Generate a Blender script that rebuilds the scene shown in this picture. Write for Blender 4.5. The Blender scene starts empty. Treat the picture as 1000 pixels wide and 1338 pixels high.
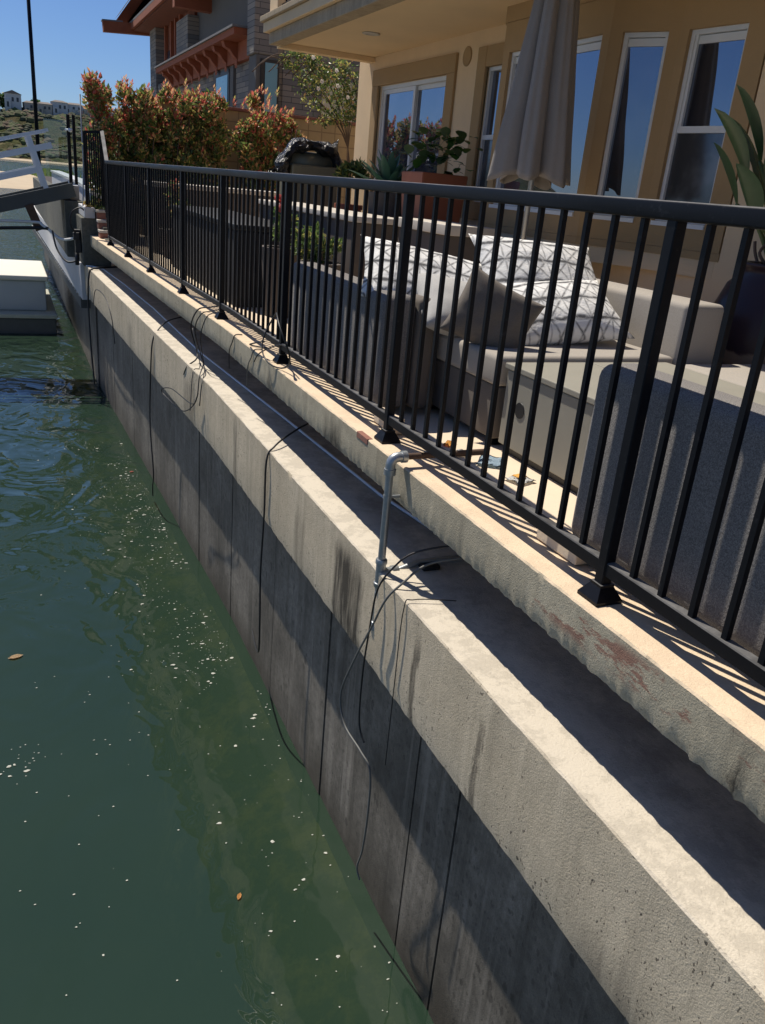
import bpy, bmesh, math, random
from math import radians as RAD, sin, cos, pi, sqrt
from mathutils import Vector, Matrix, noise as mnoise
random.seed(7)
S = bpy.context.scene
C = S.collection

# ---------------------------------------------------------------- camera
RIGHT = Vector((0.91419252, -0.3960825, 0.08585275))
DOWN = Vector((-0.07405555, -0.37152539, -0.92546457))
FWD = Vector((0.3984568, 0.83969491, -0.36897784))
cd = bpy.data.cameras.new('camera'); cam = bpy.data.objects.new('camera', cd); C.objects.link(cam)
M = Matrix((RIGHT, -DOWN, -FWD)).transposed().to_4x4()
cam.matrix_world = M
cd.sensor_fit = 'VERTICAL'; cd.sensor_height = 24; cd.sensor_width = 18
cd.lens = 24 * 1060 / 1338; cd.clip_start = 0.05; cd.clip_end = 6000
S.camera = cam
S.render.resolution_x = 765; S.render.resolution_y = 1024

# ---------------------------------------------------------------- sky, sun, exposure
SUN = Vector((-0.20, 0.55, 1.0)).normalized()
w = bpy.data.worlds.new('World'); S.world = w; w.use_nodes = True
nt = w.node_tree; bg = nt.nodes['Background']
sky = nt.nodes.new('ShaderNodeTexSky'); sky.sky_type = 'NISHITA'; sky.sun_disc = False
sky.sun_elevation = math.asin(SUN.z); sky.sun_rotation = -math.atan2(0.20, 0.55)
sky.altitude = 0; sky.air_density = 0.9; sky.dust_density = 0.25; sky.ozone_density = 6.0
tint = nt.nodes.new('ShaderNodeMix'); tint.data_type = 'RGBA'; tint.blend_type = 'MULTIPLY'; tint.inputs[0].default_value = 1; tint.inputs[7].default_value = (.86, 1.0, 1.26, 1)
nt.links.new(sky.outputs[0], tint.inputs[6]); nt.links.new(tint.outputs[2], bg.inputs[0]); bg.inputs[1].default_value = 0.060
sl = bpy.data.lights.new('sun', 'SUN'); sl.energy = 4.7; sl.angle = RAD(0.53); sl.color = (1.0, 0.93, 0.82)
so = bpy.data.objects.new('sun', sl); C.objects.link(so); so.rotation_euler = SUN.to_track_quat('Z', 'Y').to_euler()
so.location = (0, 0, 30)
S.view_settings.view_transform = 'Standard'; S.view_settings.look = 'None'
S.view_settings.exposure = 0.23; S.view_settings.gamma = 1
S.render.engine = 'CYCLES'
S.cycles.transparent_max_bounces = 12

# ---------------------------------------------------------------- material helpers
class NT:
    def __init__(s, name):
        s.m = bpy.data.materials.new(name); s.m.use_nodes = True
        s.t = s.m.node_tree; s.b = s.t.nodes['Principled BSDF']; s.out = s.t.nodes['Material Output']
        s._co = None
    def n(s, typ, **kw):
        x = s.t.nodes.new(typ)
        for k, v in kw.items():
            if k.startswith('i_'):
                key = k[2:]
                key = int(key) if key.isdigit() else key.replace('_', ' ')
                x.inputs[key].default_value = v
            else: setattr(x, k, v)
        return x
    def l(s, a, b): s.t.links.new(a, b)
    def co(s, scale=(1, 1, 1), loc=(0, 0, 0), kind='Object', rot=(0, 0, 0)):
        if s._co is None: s._co = s.n('ShaderNodeTexCoord')
        mp = s.n('ShaderNodeMapping'); mp.inputs['Scale'].default_value = scale; mp.inputs['Location'].default_value = loc
        mp.inputs['Rotation'].default_value = rot
        s.l(s._co.outputs[kind], mp.inputs[0]); return mp.outputs[0]
    def noise(s, scale=5, detail=4, rough=.6, vec=None, dist=0.0):
        x = s.n('ShaderNodeTexNoise'); x.inputs['Scale'].default_value = scale; x.inputs['Detail'].default_value = detail
        x.inputs['Roughness'].default_value = rough; x.inputs['Distortion'].default_value = dist
        s.l(vec if vec is not None else s.co(), x.inputs['Vector']); return x.outputs['Fac']
    def ramp(s, fac, stops, interp='LINEAR'):
        r = s.n('ShaderNodeValToRGB'); cr = r.color_ramp; cr.interpolation = interp
        while len(cr.elements) < len(stops): cr.elements.new(0.5)
        for e, (p, c) in zip(cr.elements, stops):
            e.position = p; e.color = (c, c, c, 1) if isinstance(c, (int, float)) else (*c, 1)
        s.l(fac, r.inputs[0]); return r.outputs[0]
    def mix(s, fac, a, b, mode='MIX'):
        x = s.n('ShaderNodeMix', data_type='RGBA', blend_type=mode)
        for sock, v in ((x.inputs[0], fac), (x.inputs[6], a), (x.inputs[7], b)):
            if isinstance(v, (int, float)): sock.default_value = v
            elif isinstance(v, tuple): sock.default_value = (*v, 1)
            else: s.l(v, sock)
        return x.outputs[2]
    def math(s, op, a, b=0.0, c=None):
        x = s.n('ShaderNodeMath', operation=op)
        for i, v in enumerate((a, b) + ((c,) if c is not None else ())):
            if isinstance(v, (int, float)): x.inputs[i].default_value = v
            else: s.l(v, x.inputs[i])
        return x.outputs[0]
    def xyz(s, vec=None):
        x = s.n('ShaderNodeSeparateXYZ'); s.l(vec if vec is not None else s.co(), x.inputs[0]); return x.outputs
    def bump(s, h, strength=.3, dist=.01, prev=None):
        b = s.n('ShaderNodeBump'); b.inputs['Strength'].default_value = strength; b.inputs['Distance'].default_value = dist
        s.l(h, b.inputs['Height'])
        if prev is not None: s.l(prev, b.inputs['Normal'])
        s.l(b.outputs[0], s.b.inputs['Normal']); return b.outputs[0]
    def color(s, c):
        if isinstance(c, tuple): s.b.inputs['Base Color'].default_value = (*c, 1)
        else: s.l(c, s.b.inputs['Base Color'])
    def band(s, v, lo, hi, soft):
        a = s.n('ShaderNodeMapRange', interpolation_type='SMOOTHSTEP'); s.l(v, a.inputs[0])
        a.inputs[1].default_value = lo - soft; a.inputs[2].default_value = lo + soft
        b = s.n('ShaderNodeMapRange', interpolation_type='SMOOTHSTEP'); s.l(v, b.inputs[0])
        b.inputs[1].default_value = hi - soft; b.inputs[2].default_value = hi + soft; b.inputs[3].default_value = 1; b.inputs[4].default_value = 0
        return s.math('MULTIPLY', a.outputs[0], b.outputs[0])

def plain(name, col, rough=.6, metal=0, var=.15, scale=12, bump=.1, bscale=60, spec=.5, bdist=.004):
    t = NT(name)
    f = t.noise(scale, 4)
    t.color(t.mix(f, tuple(c * (1 - var) for c in col), tuple(min(1, c * (1 + var)) for c in col)))
    t.b.inputs['Roughness'].default_value = rough; t.b.inputs['Metallic'].default_value = metal
    t.b.inputs['Specular IOR Level'].default_value = spec
    if bump: t.bump(t.noise(bscale, 3), bump, bdist)
    return t.m

def concrete(name, c1, c2, dark=None, pits=.6, streak=.4, stains=(), zstain=None, top=None, red=None, rough=.9, pitscale=26, blotch=.5, bdist=.006, ledge=False):
    t = NT(name)
    big = t.noise(1.3, 5, .65); fine = t.noise(22, 5, .7)
    col = t.mix(t.ramp(big, [(.35, 0), (.68, 1)]), c1, c2)
    col = t.mix(t.math('MULTIPLY', t.ramp(fine, [(.3, 0), (.75, 1)]), blotch), col, tuple(c * .62 for c in c1))
    gr = t.noise(190, 2, .6); col = t.mix(t.ramp(gr, [(.36, .38), (.52, 0)]), col, tuple(c * .5 for c in c1))
    P = t.xyz()
    if streak:
        sv = t.noise(1.0, 5, .7, t.co((7, 9, .55)))
        col = t.mix(t.math('MULTIPLY', t.ramp(sv, [(.50, 0), (.72, 1)]), streak), col, tuple(c * .45 for c in c1))
        sv2 = t.noise(1.0, 4, .6, t.co((11, 14, .8), (3, 7, 1)))
        col = t.mix(t.math('MULTIPLY', t.ramp(sv2, [(.55, 0), (.75, 1)]), streak * .6), col, tuple(min(1, c * 1.35) for c in c2))
    if top:      # pale weathered skin with worn patches on level faces
        g = t.n('ShaderNodeNewGeometry'); nz = t.xyz(g.outputs['Normal'])[2]
        wear = t.ramp(t.noise(9, 6, .75), [(.47, 0), (.56, 1)])
        tc = t.mix(t.math('MULTIPLY', wear, .7), top[0], top[1])
        col = t.mix(t.ramp(nz, [(.45, 0), (.8, 1)]), col, tc)
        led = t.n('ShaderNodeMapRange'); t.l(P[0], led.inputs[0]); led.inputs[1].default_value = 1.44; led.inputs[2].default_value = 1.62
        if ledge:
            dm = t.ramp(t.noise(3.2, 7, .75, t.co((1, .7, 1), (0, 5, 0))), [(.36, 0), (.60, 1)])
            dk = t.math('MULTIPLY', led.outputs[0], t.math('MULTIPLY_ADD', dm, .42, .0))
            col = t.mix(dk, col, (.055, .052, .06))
    if red:      # exposed brick-red aggregate patches
        rn = t.ramp(t.noise(2.4, 8, .72, t.co((1, 1, 3.0), (0, red[4], 0))), [(.545, 0), (.58, 1)])
        m = t.math('MULTIPLY', t.math('MULTIPLY', rn, t.band(P[1], red[0], red[1], .06)), t.band(P[2], red[2], red[3], .02))
        col = t.mix(t.math('MULTIPLY', m, .75), col, (.25, .10, .07))
    for (a, b_, lo, hi, soft, k) in stains:
        wob = t.math('MULTIPLY_ADD', t.noise(1, 5, .75, t.co((9, 9, 2.2))), .16, P[1])
        m = t.math('MULTIPLY', t.band(wob, a + .08, b_ + .08, soft), t.band(t.math('MULTIPLY_ADD', t.noise(7, 3), .12, P[2]), lo, hi, .08))
        m = t.math('MULTIPLY', m, t.math('MULTIPLY_ADD', t.ramp(t.noise(1, 5, .7, t.co((16, 16, 1.6))), [(.36, 0), (.62, 1)]), .65, .35))
        m = t.math('MULTIPLY', m, k); m = t.math('MINIMUM', m, .9)
        col = t.mix(m, col, (.022, .019, .016))
    if zstain:   # tide line: marine growth darkens the foot of the wall
        zz = t.math('MULTIPLY_ADD', t.noise(2.2, 4), .5, P[2])
        m = t.n('ShaderNodeMapRange', interpolation_type='SMOOTHSTEP'); t.l(zz, m.inputs[0])
        m.inputs[1].default_value = zstain[0] + .25; m.inputs[2].default_value = zstain[1] + .25
        m.inputs[3].default_value = 1; m.inputs[4].default_value = 0
        col = t.mix(t.math('MULTIPLY', m.outputs[0], zstain[3]), col, zstain[2])
    h = t.math('ADD', t.math('MULTIPLY', t.noise(120, 4, .8), .6), t.math('MULTIPLY', gr, .35))
    if pits:
        v = t.n('ShaderNodeTexVoronoi', feature='F1'); v.inputs['Scale'].default_value = pitscale; v.inputs['Randomness'].default_value = 1
        dv = t.n('ShaderNodeVectorMath', operation='ADD')
        wn = t.n('ShaderNodeTexNoise'); wn.inputs['Scale'].default_value = 45; t.l(t.co(), wn.inputs['Vector'])
        sc_ = t.n('ShaderNodeVectorMath', operation='SCALE'); sc_.inputs['Scale'].default_value = .022; t.l(wn.outputs['Color'], sc_.inputs[0])
        t.l(t.co((1, 1, .66)), dv.inputs[0]); t.l(sc_.outputs[0], dv.inputs[1]); t.l(dv.outputs[0], v.inputs['Vector'])
        sel = t.ramp(t.noise(3.5, 3), [(.45, 0), (.6, 1)])
        thr = t.math('MULTIPLY', t.xyz(v.outputs['Color'])[0], .56)
        hole = t.math('LESS_THAN', v.outputs['Distance'], t.math('MULTIPLY', t.math('SUBTRACT', thr, .275), t.math('MULTIPLY_ADD', sel, .5, .6)))
        gn = t.n('ShaderNodeNewGeometry'); up_ = t.ramp(t.xyz(gn.outputs['True Normal'])[2], [(.5, 1), (.8, .12)])
        hole = t.math('MULTIPLY', hole, up_)
        col = t.mix(t.math('MULTIPLY', hole, pits), col, (.03, .027, .024))
        v2 = t.n('ShaderNodeTexVoronoi', feature='F1'); v2.inputs['Scale'].default_value = pitscale * 2.6
        t.l(dv.outputs[0], v2.inputs['Vector'])
        h2 = t.math('LESS_THAN', v2.outputs['Distance'], t.math('MULTIPLY', t.math('SUBTRACT', t.math('MULTIPLY', t.xyz(v2.outputs['Color'])[0], .56), .235), t.math('MULTIPLY_ADD', sel, .5, .75)))
        h2 = t.math('MULTIPLY', h2, up_)
        col = t.mix(t.math('MULTIPLY', h2, pits * .85), col, (.04, .036, .03)); hole = t.math('MAXIMUM', hole, h2)
        h = t.math('SUBTRACT', h, t.math('MULTIPLY', hole, .9))
    t.color(col); t.b.inputs['Roughness'].default_value = rough; t.b.inputs['Specular IOR Level'].default_value = .25
    t.bump(h, .7, bdist)
    return t.m

# ---------------------------------------------------------------- mesh helpers
def mesh_obj(name, bm, mat, parent=None, smooth=False, loc=None):
    me = bpy.data.meshes.new(name); bm.normal_update(); bm.to_mesh(me); bm.free()
    mats = mat if isinstance(mat, (list, tuple)) else [mat]
    for m in mats: me.materials.append(m)
    if smooth:
        for p in me.polygons: p.use_smooth = True
        if smooth is not True:
            me.set_sharp_from_angle(angle=smooth)
    o = bpy.data.objects.new(name, me); C.objects.link(o)
    if parent: o.parent = parent
    if loc: o.location = loc
    return o
def tag(o, label=None, cat=None, group=None, kind=None):
    if label: o['label'] = label
    if cat: o['category'] = cat
    if group: o['group'] = group
    if kind: o['kind'] = kind
    return o
def thing(name, label, cat, loc=(0, 0, 0), rz=0, group=None):
    o = bpy.data.objects.new(name, None); o.empty_display_size = .1; C.objects.link(o)
    o.location = loc; o.rotation_euler = (0, 0, rz)
    return tag(o, label, cat, group)
def copy_tree(o, parent=None):
    c = o.copy(); C.objects.link(c); c.parent = parent
    for ch in [x for x in bpy.data.objects if x.parent == o]: copy_tree(ch, c)
    return c
def box(bm, x0, x1, y0, y1, z0, z1, bev=0, seg=2, mi=0, mtx=None):
    r = bmesh.ops.create_cube(bm, size=1)
    vs = r['verts']
    for v in vs:
        v.co = Vector(((x0 + x1) / 2 + v.co.x * (x1 - x0), (y0 + y1) / 2 + v.co.y * (y1 - y0), (z0 + z1) / 2 + v.co.z * (z1 - z0)))
    fs = list({f for v in vs for f in v.link_faces})
    for f in fs: f.material_index = mi
    if bev:
        es = list({e for v in vs for e in v.link_edges})
        r2 = bmesh.ops.bevel(bm, geom=es, offset=bev, segments=seg, affect='EDGES', profile=.5)
        vs = list({v for f in r2['faces'] for v in f.verts} | {v for v in vs if v.is_valid})
        for f in r2['faces']: f.material_index = mi
    if mtx is not None:
        for v in vs: v.co = mtx @ v.co
    return vs
def boxobj(name, b, mat, parent=None, bev=.004, seg=2, smooth=True):
    bm = bmesh.new(); box(bm, *b, bev=bev, seg=seg); return mesh_obj(name, bm, mat, parent, smooth=RAD(40) if smooth else False)
def tube(bm, pts, r, n=8, cap=True, mi=0, closed=False):
    pts = [Vector(p) for p in pts]; rings = []
    rr = r if isinstance(r, (list, tuple)) else [r] * len(pts)
    up = None
    for i, p in enumerate(pts):
        a = pts[(i - 1) % len(pts)] if closed else pts[max(i - 1, 0)]
        b = pts[(i + 1) % len(pts)] if closed else pts[min(i + 1, len(pts) - 1)]
        d = (b - a).normalized()
        if up is None: up = Vector((0, 0, 1)) if abs(d.z) < .9 else Vector((1, 0, 0))
        s = d.cross(up)
        if s.length < 1e-5: s = d.orthogonal()
        s.normalize(); up = s.cross(d).normalized()
        rings.append([bm.verts.new(p + (s * cos(2 * pi * k / n) + up * sin(2 * pi * k / n)) * rr[i]) for k in range(n)])
    for i in range(len(rings) if closed else len(rings) - 1):
        A, B = rings[i], rings[(i + 1) % len(rings)]
        for k in range(n):
            f = bm.faces.new((A[k], A[(k + 1) % n], B[(k + 1) % n], B[k])); f.material_index = mi; f.smooth = True
    if cap and not closed:
        for q in (rings[0][::-1], rings[-1]):
            f = bm.faces.new(q); f.material_index = mi
def spline(pts, n=8):
    P = [Vector(p) for p in pts]; out = []
    for i in range(len(P) - 1):
        p0 = P[max(i - 1, 0)]; p1 = P[i]; p2 = P[i + 1]; p3 = P[min(i + 2, len(P) - 1)]
        for k in range(n):
            t = k / n
            out.append(.5 * ((2 * p1) + (-p0 + p2) * t + (2 * p0 - 5 * p1 + 4 * p2 - p3) * t * t + (-p0 + 3 * p1 - 3 * p2 + p3) * t ** 3))
    out.append(P[-1]); return out
def lathe(bm, prof, n=32, mi=0, c=(0, 0, 0)):
    rings = [[bm.verts.new((c[0] + r * cos(2 * pi * k / n), c[1] + r * sin(2 * pi * k / n), c[2] + z)) for k in range(n)] for r, z in prof]
    for A, B in zip(rings, rings[1:]):
        for k in range(n):
            f = bm.faces.new((A[k], A[(k + 1) % n], B[(k + 1) % n], B[k])); f.material_index = mi; f.smooth = True
    bm.faces.new(rings[0][::-1]); bm.faces.new(rings[-1])
def prism(bm, pts, z0, z1, mi=0):      # plan outline pushed up
    a = [bm.verts.new((x, y, z0)) for x, y in pts]; b = [bm.verts.new((x, y, z1)) for x, y in pts]
    n = len(pts); fs = [bm.faces.new(a[::-1]), bm.faces.new(b)]
    for i in range(n): fs.append(bm.faces.new((a[i], a[(i + 1) % n], b[(i + 1) % n], b[i])))
    for f in fs: f.material_index = mi
    bmesh.ops.recalc_face_normals(bm, faces=fs)
def seg_box(bm, p, q, z0, z1, t0, t1, mi=0):   # box along plan line p-q, from t0 to t1 to its left
    p = Vector(p); q = Vector(q); d = (q - p).normalized(); nrm = Vector((-d.y, d.x))
    prism(bm, [tuple(p + nrm * t0), tuple(q + nrm * t0), tuple(q + nrm * t1), tuple(p + nrm * t1)], z0, z1, mi)

def off(y): return -0.031 * max(0.0, y - 6.0)     # the quay bends gently seaward
def sweep(bm, prof, y0, y1, step=.05, jit=0.0, jfreq=9.0, jmask=None, seed=0, caps=True):
    n = max(2, int(round((y1 - y0) / step)) + 1); rings = []
    for i in range(n):
        y = y0 + (y1 - y0) * i / (n - 1); ring = []
        for k, (x, z) in enumerate(prof):
            a = jit * (jmask[k] if jmask else 1)
            dx = a * (mnoise.noise(Vector((y * jfreq, k * 3.7 + seed, 1))) + .6 * mnoise.noise(Vector((y * jfreq * 3.1, k * 3.7 + seed, 5)))) if a else 0
            dz = a * (mnoise.noise(Vector((y * jfreq, k * 2.3 + seed, 9))) + .6 * mnoise.noise(Vector((y * jfreq * 3.3, k * 3.7 + seed, 7)))) if a else 0
            ring.append(bm.verts.new((x + off(y) + dx, y, z + dz)))
        rings.append(ring)
    m = len(prof)
    for A, B in zip(rings, rings[1:]):
        for k in range(m):
            bm.faces.new((A[k], B[k], B[(k + 1) % m], A[(k + 1) % m]))
    if caps: bm.faces.new(rings[0]); bm.faces.new(rings[-1][::-1])
    bmesh.ops.recalc_face_normals(bm, faces=bm.faces[:])

# ---------------------------------------------------------------- materials
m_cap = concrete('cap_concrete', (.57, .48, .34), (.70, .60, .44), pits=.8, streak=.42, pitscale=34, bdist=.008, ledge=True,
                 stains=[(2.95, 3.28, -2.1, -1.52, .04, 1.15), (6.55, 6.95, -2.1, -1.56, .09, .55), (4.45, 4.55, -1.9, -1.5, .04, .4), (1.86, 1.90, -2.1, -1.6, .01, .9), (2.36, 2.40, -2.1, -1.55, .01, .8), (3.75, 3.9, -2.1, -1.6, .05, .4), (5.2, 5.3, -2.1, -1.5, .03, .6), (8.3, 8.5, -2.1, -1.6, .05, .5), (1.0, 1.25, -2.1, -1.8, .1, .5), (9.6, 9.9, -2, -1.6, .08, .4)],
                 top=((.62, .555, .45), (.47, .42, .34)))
m_wall = concrete('wall_concrete', (.095, .085, .070), (.30, .27, .225), pits=.5, streak=.6, pitscale=14,
                  zstain=(-3.58, -3.02, (.048, .038, .026), .85), rough=.7, blotch=.7)
m_curb = concrete('curb_concrete', (.42, .365, .26), (.54, .48, .35), pits=.5, streak=.4, top=((.72, .57, .40), (.64, .50, .35)),
                  red=(.85, 1.85, -1.15, -1.06, 0), stains=[(3.5, 3.75, -1.2, -1.05, .03, .9), (4.70, 4.78, -1.2, -1.04, .02, .9), (.98, 1.0, -1.18, -1.06, .01, 1.2)], pitscale=30)
m_ledge = concrete('ledge_concrete', (.27, .25, .22), (.36, .335, .29), pits=0, streak=0, blotch=.8)
m_patio = plain('patio_render', (.70, .57, .42), .9, var=.10, scale=3, bump=.3)
m_white_wall = plain('white_wall_paint', (.52, .52, .52), .8, var=.12, scale=4)
m_grey_wall = concrete('grey_wall', (.12, .12, .10), (.20, .195, .16), pits=.2, streak=.4, blotch=.9)
m_black = NT('black_rail_paint')
_f = m_black.noise(40, 5, .7)
m_black.color(m_black.mix(m_black.ramp(_f, [(.60, 0), (.72, 1)]), (.005, .0055, .008), (.022, .023, .027)))
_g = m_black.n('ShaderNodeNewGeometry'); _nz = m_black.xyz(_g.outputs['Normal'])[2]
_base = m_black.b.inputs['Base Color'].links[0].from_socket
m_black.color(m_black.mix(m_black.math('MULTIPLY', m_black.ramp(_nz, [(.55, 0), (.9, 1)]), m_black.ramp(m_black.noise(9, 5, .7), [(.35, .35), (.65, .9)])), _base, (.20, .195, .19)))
m_black.b.inputs['Roughness'].default_value = .42; m_black.bump(m_black.noise(120, 3), .12, .002)
m_black.b.inputs['Specular IOR Level'].default_value = .2
m_black = m_black.m
m_galv = plain('galvanised_steel', (.36, .38, .39), .42, .75, .25, 30, .15)
m_pvc = plain('white_pipe_plastic', (.62, .66, .72), .4, 0, .08)
m_rubber = plain('black_cable_rubber', (.012, .012, .013), .5, 0, .2)
m_greycable = plain('grey_cable', (.13, .13, .12), .6)
m_rust = plain('rusty_steel', (.10, .06, .04), .8, .2, .5, 18)
m_alu = plain('pale_aluminium', (.62, .66, .72), .38, .35, .06, 6, .05)
m_dark_beam = plain('weathered_beam', (.085, .09, .085), .6, .3, .25, 5)

def fabric(name, c, c2=None, scale=260, bump=.5, var=.2, rough=.95):
    t = NT(name); f = t.noise(scale, 2, .5); g = t.noise(5, 3)
    c2 = c2 or tuple(min(1, x * 1.7) for x in c)
    col = t.mix(t.ramp(f, [(.35, 0), (.7, 1)]), c, c2)
    col = t.mix(t.math('MULTIPLY', g, var), col, tuple(x * .6 for x in c))
    t.color(col); t.b.inputs['Roughness'].default_value = rough; t.b.inputs['Specular IOR Level'].default_value = .15
    t.b.inputs['Sheen Weight'].default_value = .1
    t.bump(f, bump, .002); return t.m
m_char = fabric('charcoal_weave', (.13, .12, .113), (.31, .29, .27), 330, .8)
m_greige = fabric('greige_canvas', (.35, .315, .27), (.43, .39, .335), 300, .3)
m_taupe = fabric('taupe_canvas', (.14, .12, .10), (.19, .165, .14), 300, .3)
m_ltgrey = fabric('pale_grey_canvas', (.42, .41, .39), (.52, .51, .49), 300, .3)
m_umb = fabric('umbrella_canvas', (.24, .215, .19), (.31, .28, .25), 400, .25, .3)
m_table = plain('stone_composite', (.26, .245, .20), .7, 0, .10, 6, .1)
m_brown_planter = plain('planter_brown', (.10, .082, .068), .8, 0, .2, 8)
m_stone_top = plain('pale_stone_top', (.52, .47, .40), .7, 0, .1, 8)
m_rustpot = plain('rust_red_planter', (.33, .10, .045), .6, 0, .3, 4)
m_glaze = NT('dark_glazed_pot')
_z = m_glaze.xyz()[2]; _w = m_glaze.math('MULTIPLY_ADD', m_glaze.noise(14, 3), .06, _z)
m_glaze.color(m_glaze.mix(m_glaze.math('MULTIPLY', m_glaze.band(_w, .385, .455, .01), .75), (.035, .022, .026), (.26, .18, .12)))
m_glaze.b.inputs['Specular IOR Level'].default_value = .2; m_glaze.b.inputs['Roughness'].default_value = .3; m_glaze.bump(m_glaze.noise(20, 3), .15, .004); m_glaze = m_glaze.m
m_soil = plain('potting_soil', (.05, .035, .025), .95)

def shibori():
    t = NT('white_shibori_cloth')
    u = t.xyz(t.co((1, 1, 1)))
    nz = t.n('ShaderNodeTexNoise'); nz.inputs['Scale'].default_value = 9; t.l(t.co(), nz.inputs['Vector'])
    wv = t.math('MULTIPLY_ADD', nz.outputs['Fac'], .03, -.015)
    sc = 1 / .115
    def line(v, wd):
        f = t.math('FRACT', v); a = t.math('ABSOLUTE', t.math('SUBTRACT', f, .5))
        r = t.n('ShaderNodeMapRange'); t.l(a, r.inputs[0]); r.inputs[1].default_value = .5 - wd; r.inputs[2].default_value = .5
        return r.outputs[0]
    X = t.math('MULTIPLY', t.math('ADD', u[0], wv), sc); Z = t.math('MULTIPLY', t.math('ADD', u[2], wv), sc * .9)
    a = line(Z, .13); b = line(t.math('ADD', X, Z), .10); c = line(t.math('SUBTRACT', X, Z), .10); d = line(X, .07)
    s = t.math('MAXIMUM', t.math('MULTIPLY', a, 1.0), t.math('MAXIMUM', t.math('MULTIPLY', b, .65), t.math('MAXIMUM', t.math('MULTIPLY', c, .65), t.math('MULTIPLY', d, .5))))
    s = t.math('MULTIPLY', s, t.ramp(t.noise(26, 3), [(.3, .35), (.6, 1)]))
    t.color(t.mix(t.math('MINIMUM', t.math('MULTIPLY', s, 1.45), .92), (.78, .77, .74), (.05, .05, .055)))
    t.b.inputs['Roughness'].default_value = .95; t.bump(t.noise(14, 4), .5, .02); return t.m
m_shib = shibori()

m_stucco = plain('tan_stucco', (.72, .53, .32), .95, 0, .12, 3, .5, 90)
m_stucco_soffit = plain('soffit_stucco', (.78, .58, .34), .95, 0, .10, 2, .3, 90)
m_trim = plain('brown_trim_stucco', (.38, .25, .12), .95, 0, .12, 3, .4, 90)
m_fascia = concrete('fascia_stucco', (.42, .33, .22), (.50, .40, .27), pits=0, streak=.55, blotch=.4)
m_vinyl = plain('white_window_vinyl', (.66, .66, .64), .4, 0, .05)
def glass(name, base, refl=.3, rough=.015):
    t = NT(name); f = t.noise(1.6, 4, .6)
    t.color(t.mix(t.ramp(f, [(.45, 0), (.72, 1)]), base, tuple(c * 4.5 for c in base)))
    t.b.inputs['Roughness'].default_value = rough; t.b.inputs['IOR'].default_value = 1.6
    t.b.inputs['Specular IOR Level'].default_value = 0
    g_ = t.n('ShaderNodeBsdfGlossy'); g_.inputs['Roughness'].default_value = rough; g_.inputs[0].default_value = (.72, .80, .96, 1)
    bm_ = t.bump(t.noise(1.3, 2), .25, .01); t.l(bm_, g_.inputs['Normal'])
    fr_ = t.n('ShaderNodeFresnel'); fr_.inputs[0].default_value = 1.5
    ms = t.n('ShaderNodeMixShader'); t.l(t.math('MULTIPLY_ADD', fr_.outputs[0], 1.0, refl * .28), ms.inputs[0]); t.l(t.b.outputs[0], ms.inputs[1]); t.l(g_.outputs[0], ms.inputs[2]); t.l(ms.outputs[0], t.out.inputs[0])
    return t.m
m_glass = glass('window_glass', (.020, .022, .03), .9)
m_screen = glass('screened_glass', (.045, .045, .045), .2, .12)
m_blueglass = plain('bright_blue_pane', (.12, .33, .42), .15, 0, .15, 2, 0)
m_block = NT('tan_block_wall')
_b = m_block.n('ShaderNodeTexBrick'); _b.offset = 0; _b.inputs['Scale'].default_value = 1; _b.inputs['Brick Width'].default_value = .24; _b.inputs['Row Height'].default_value = .20
_b.inputs['Mortar Size'].default_value = .010; _b.inputs['Color1'].default_value = (.50, .37, .20, 1); _b.inputs['Color2'].default_value = (.45, .335, .18, 1); _b.inputs['Mortar'].default_value = (.30, .21, .12, 1)
m_block.l(m_block.co(rot=(RAD(90), 0, 0)), _b.inputs['Vector']); m_block.color(m_block.mix(m_block.math('MULTIPLY', m_block.noise(14, 4), .35), _b.outputs['Color'], (.25, .18, .10)))
m_block.b.inputs['Roughness'].default_value = .95; m_block.bump(_b.outputs['Fac'], -.5, .01); m_block = m_block.m
def stack_stone(rot):
    t = NT('stacked_ledgestone')
    b = t.n('ShaderNodeTexBrick'); b.inputs['Scale'].default_value = 1; b.inputs['Brick Width'].default_value = .46; b.inputs['Row Height'].default_value = .10; b.inputs['Mortar Size'].default_value = .006
    b.inputs['Color1'].default_value = (.34, .28, .21, 1); b.inputs['Color2'].default_value = (.13, .125, .115, 1); b.inputs['Mortar'].default_value = (.03, .027, .025, 1)
    P = t.xyz(); cmb = t.n('ShaderNodeCombineXYZ'); t.l(P[1] if rot == 'X' else P[0], cmb.inputs[0]); t.l(P[2], cmb.inputs[1]); t.l(cmb.outputs[0], b.inputs['Vector'])
    t.color(t.mix(t.math('MULTIPLY', t.noise(9, 4), .5), b.outputs['Color'], (.20, .19, .18))); t.b.inputs['Roughness'].default_value = .9
    t.bump(b.outputs['Fac'], -.8, .02); return t.m
m_stoneX = stack_stone('X'); m_stoneY = stack_stone('Y')
m_cedar = plain('red_cedar_timber', (.30, .085, .035), .9, 0, .3, 5, .3)
m_cedar2 = plain('dark_cedar_soffit', (.24, .075, .035), .95, 0, .3, 5, .3)
m_roof = plain('slate_roof', (.17, .165, .16), .9, 0, .3, 8, .6, 20)
m_grey_stucco = plain('grey_brown_stucco', (.14, .13, .115), .95, 0, .1, 3)
m_brick = plain('red_brick_face', (.26, .115, .08), .9, 0, .35, 20, .4)
m_bark = plain('brown_bark', (.10, .07, .05), .95, 0, .3, 12, .6, 30)
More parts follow.
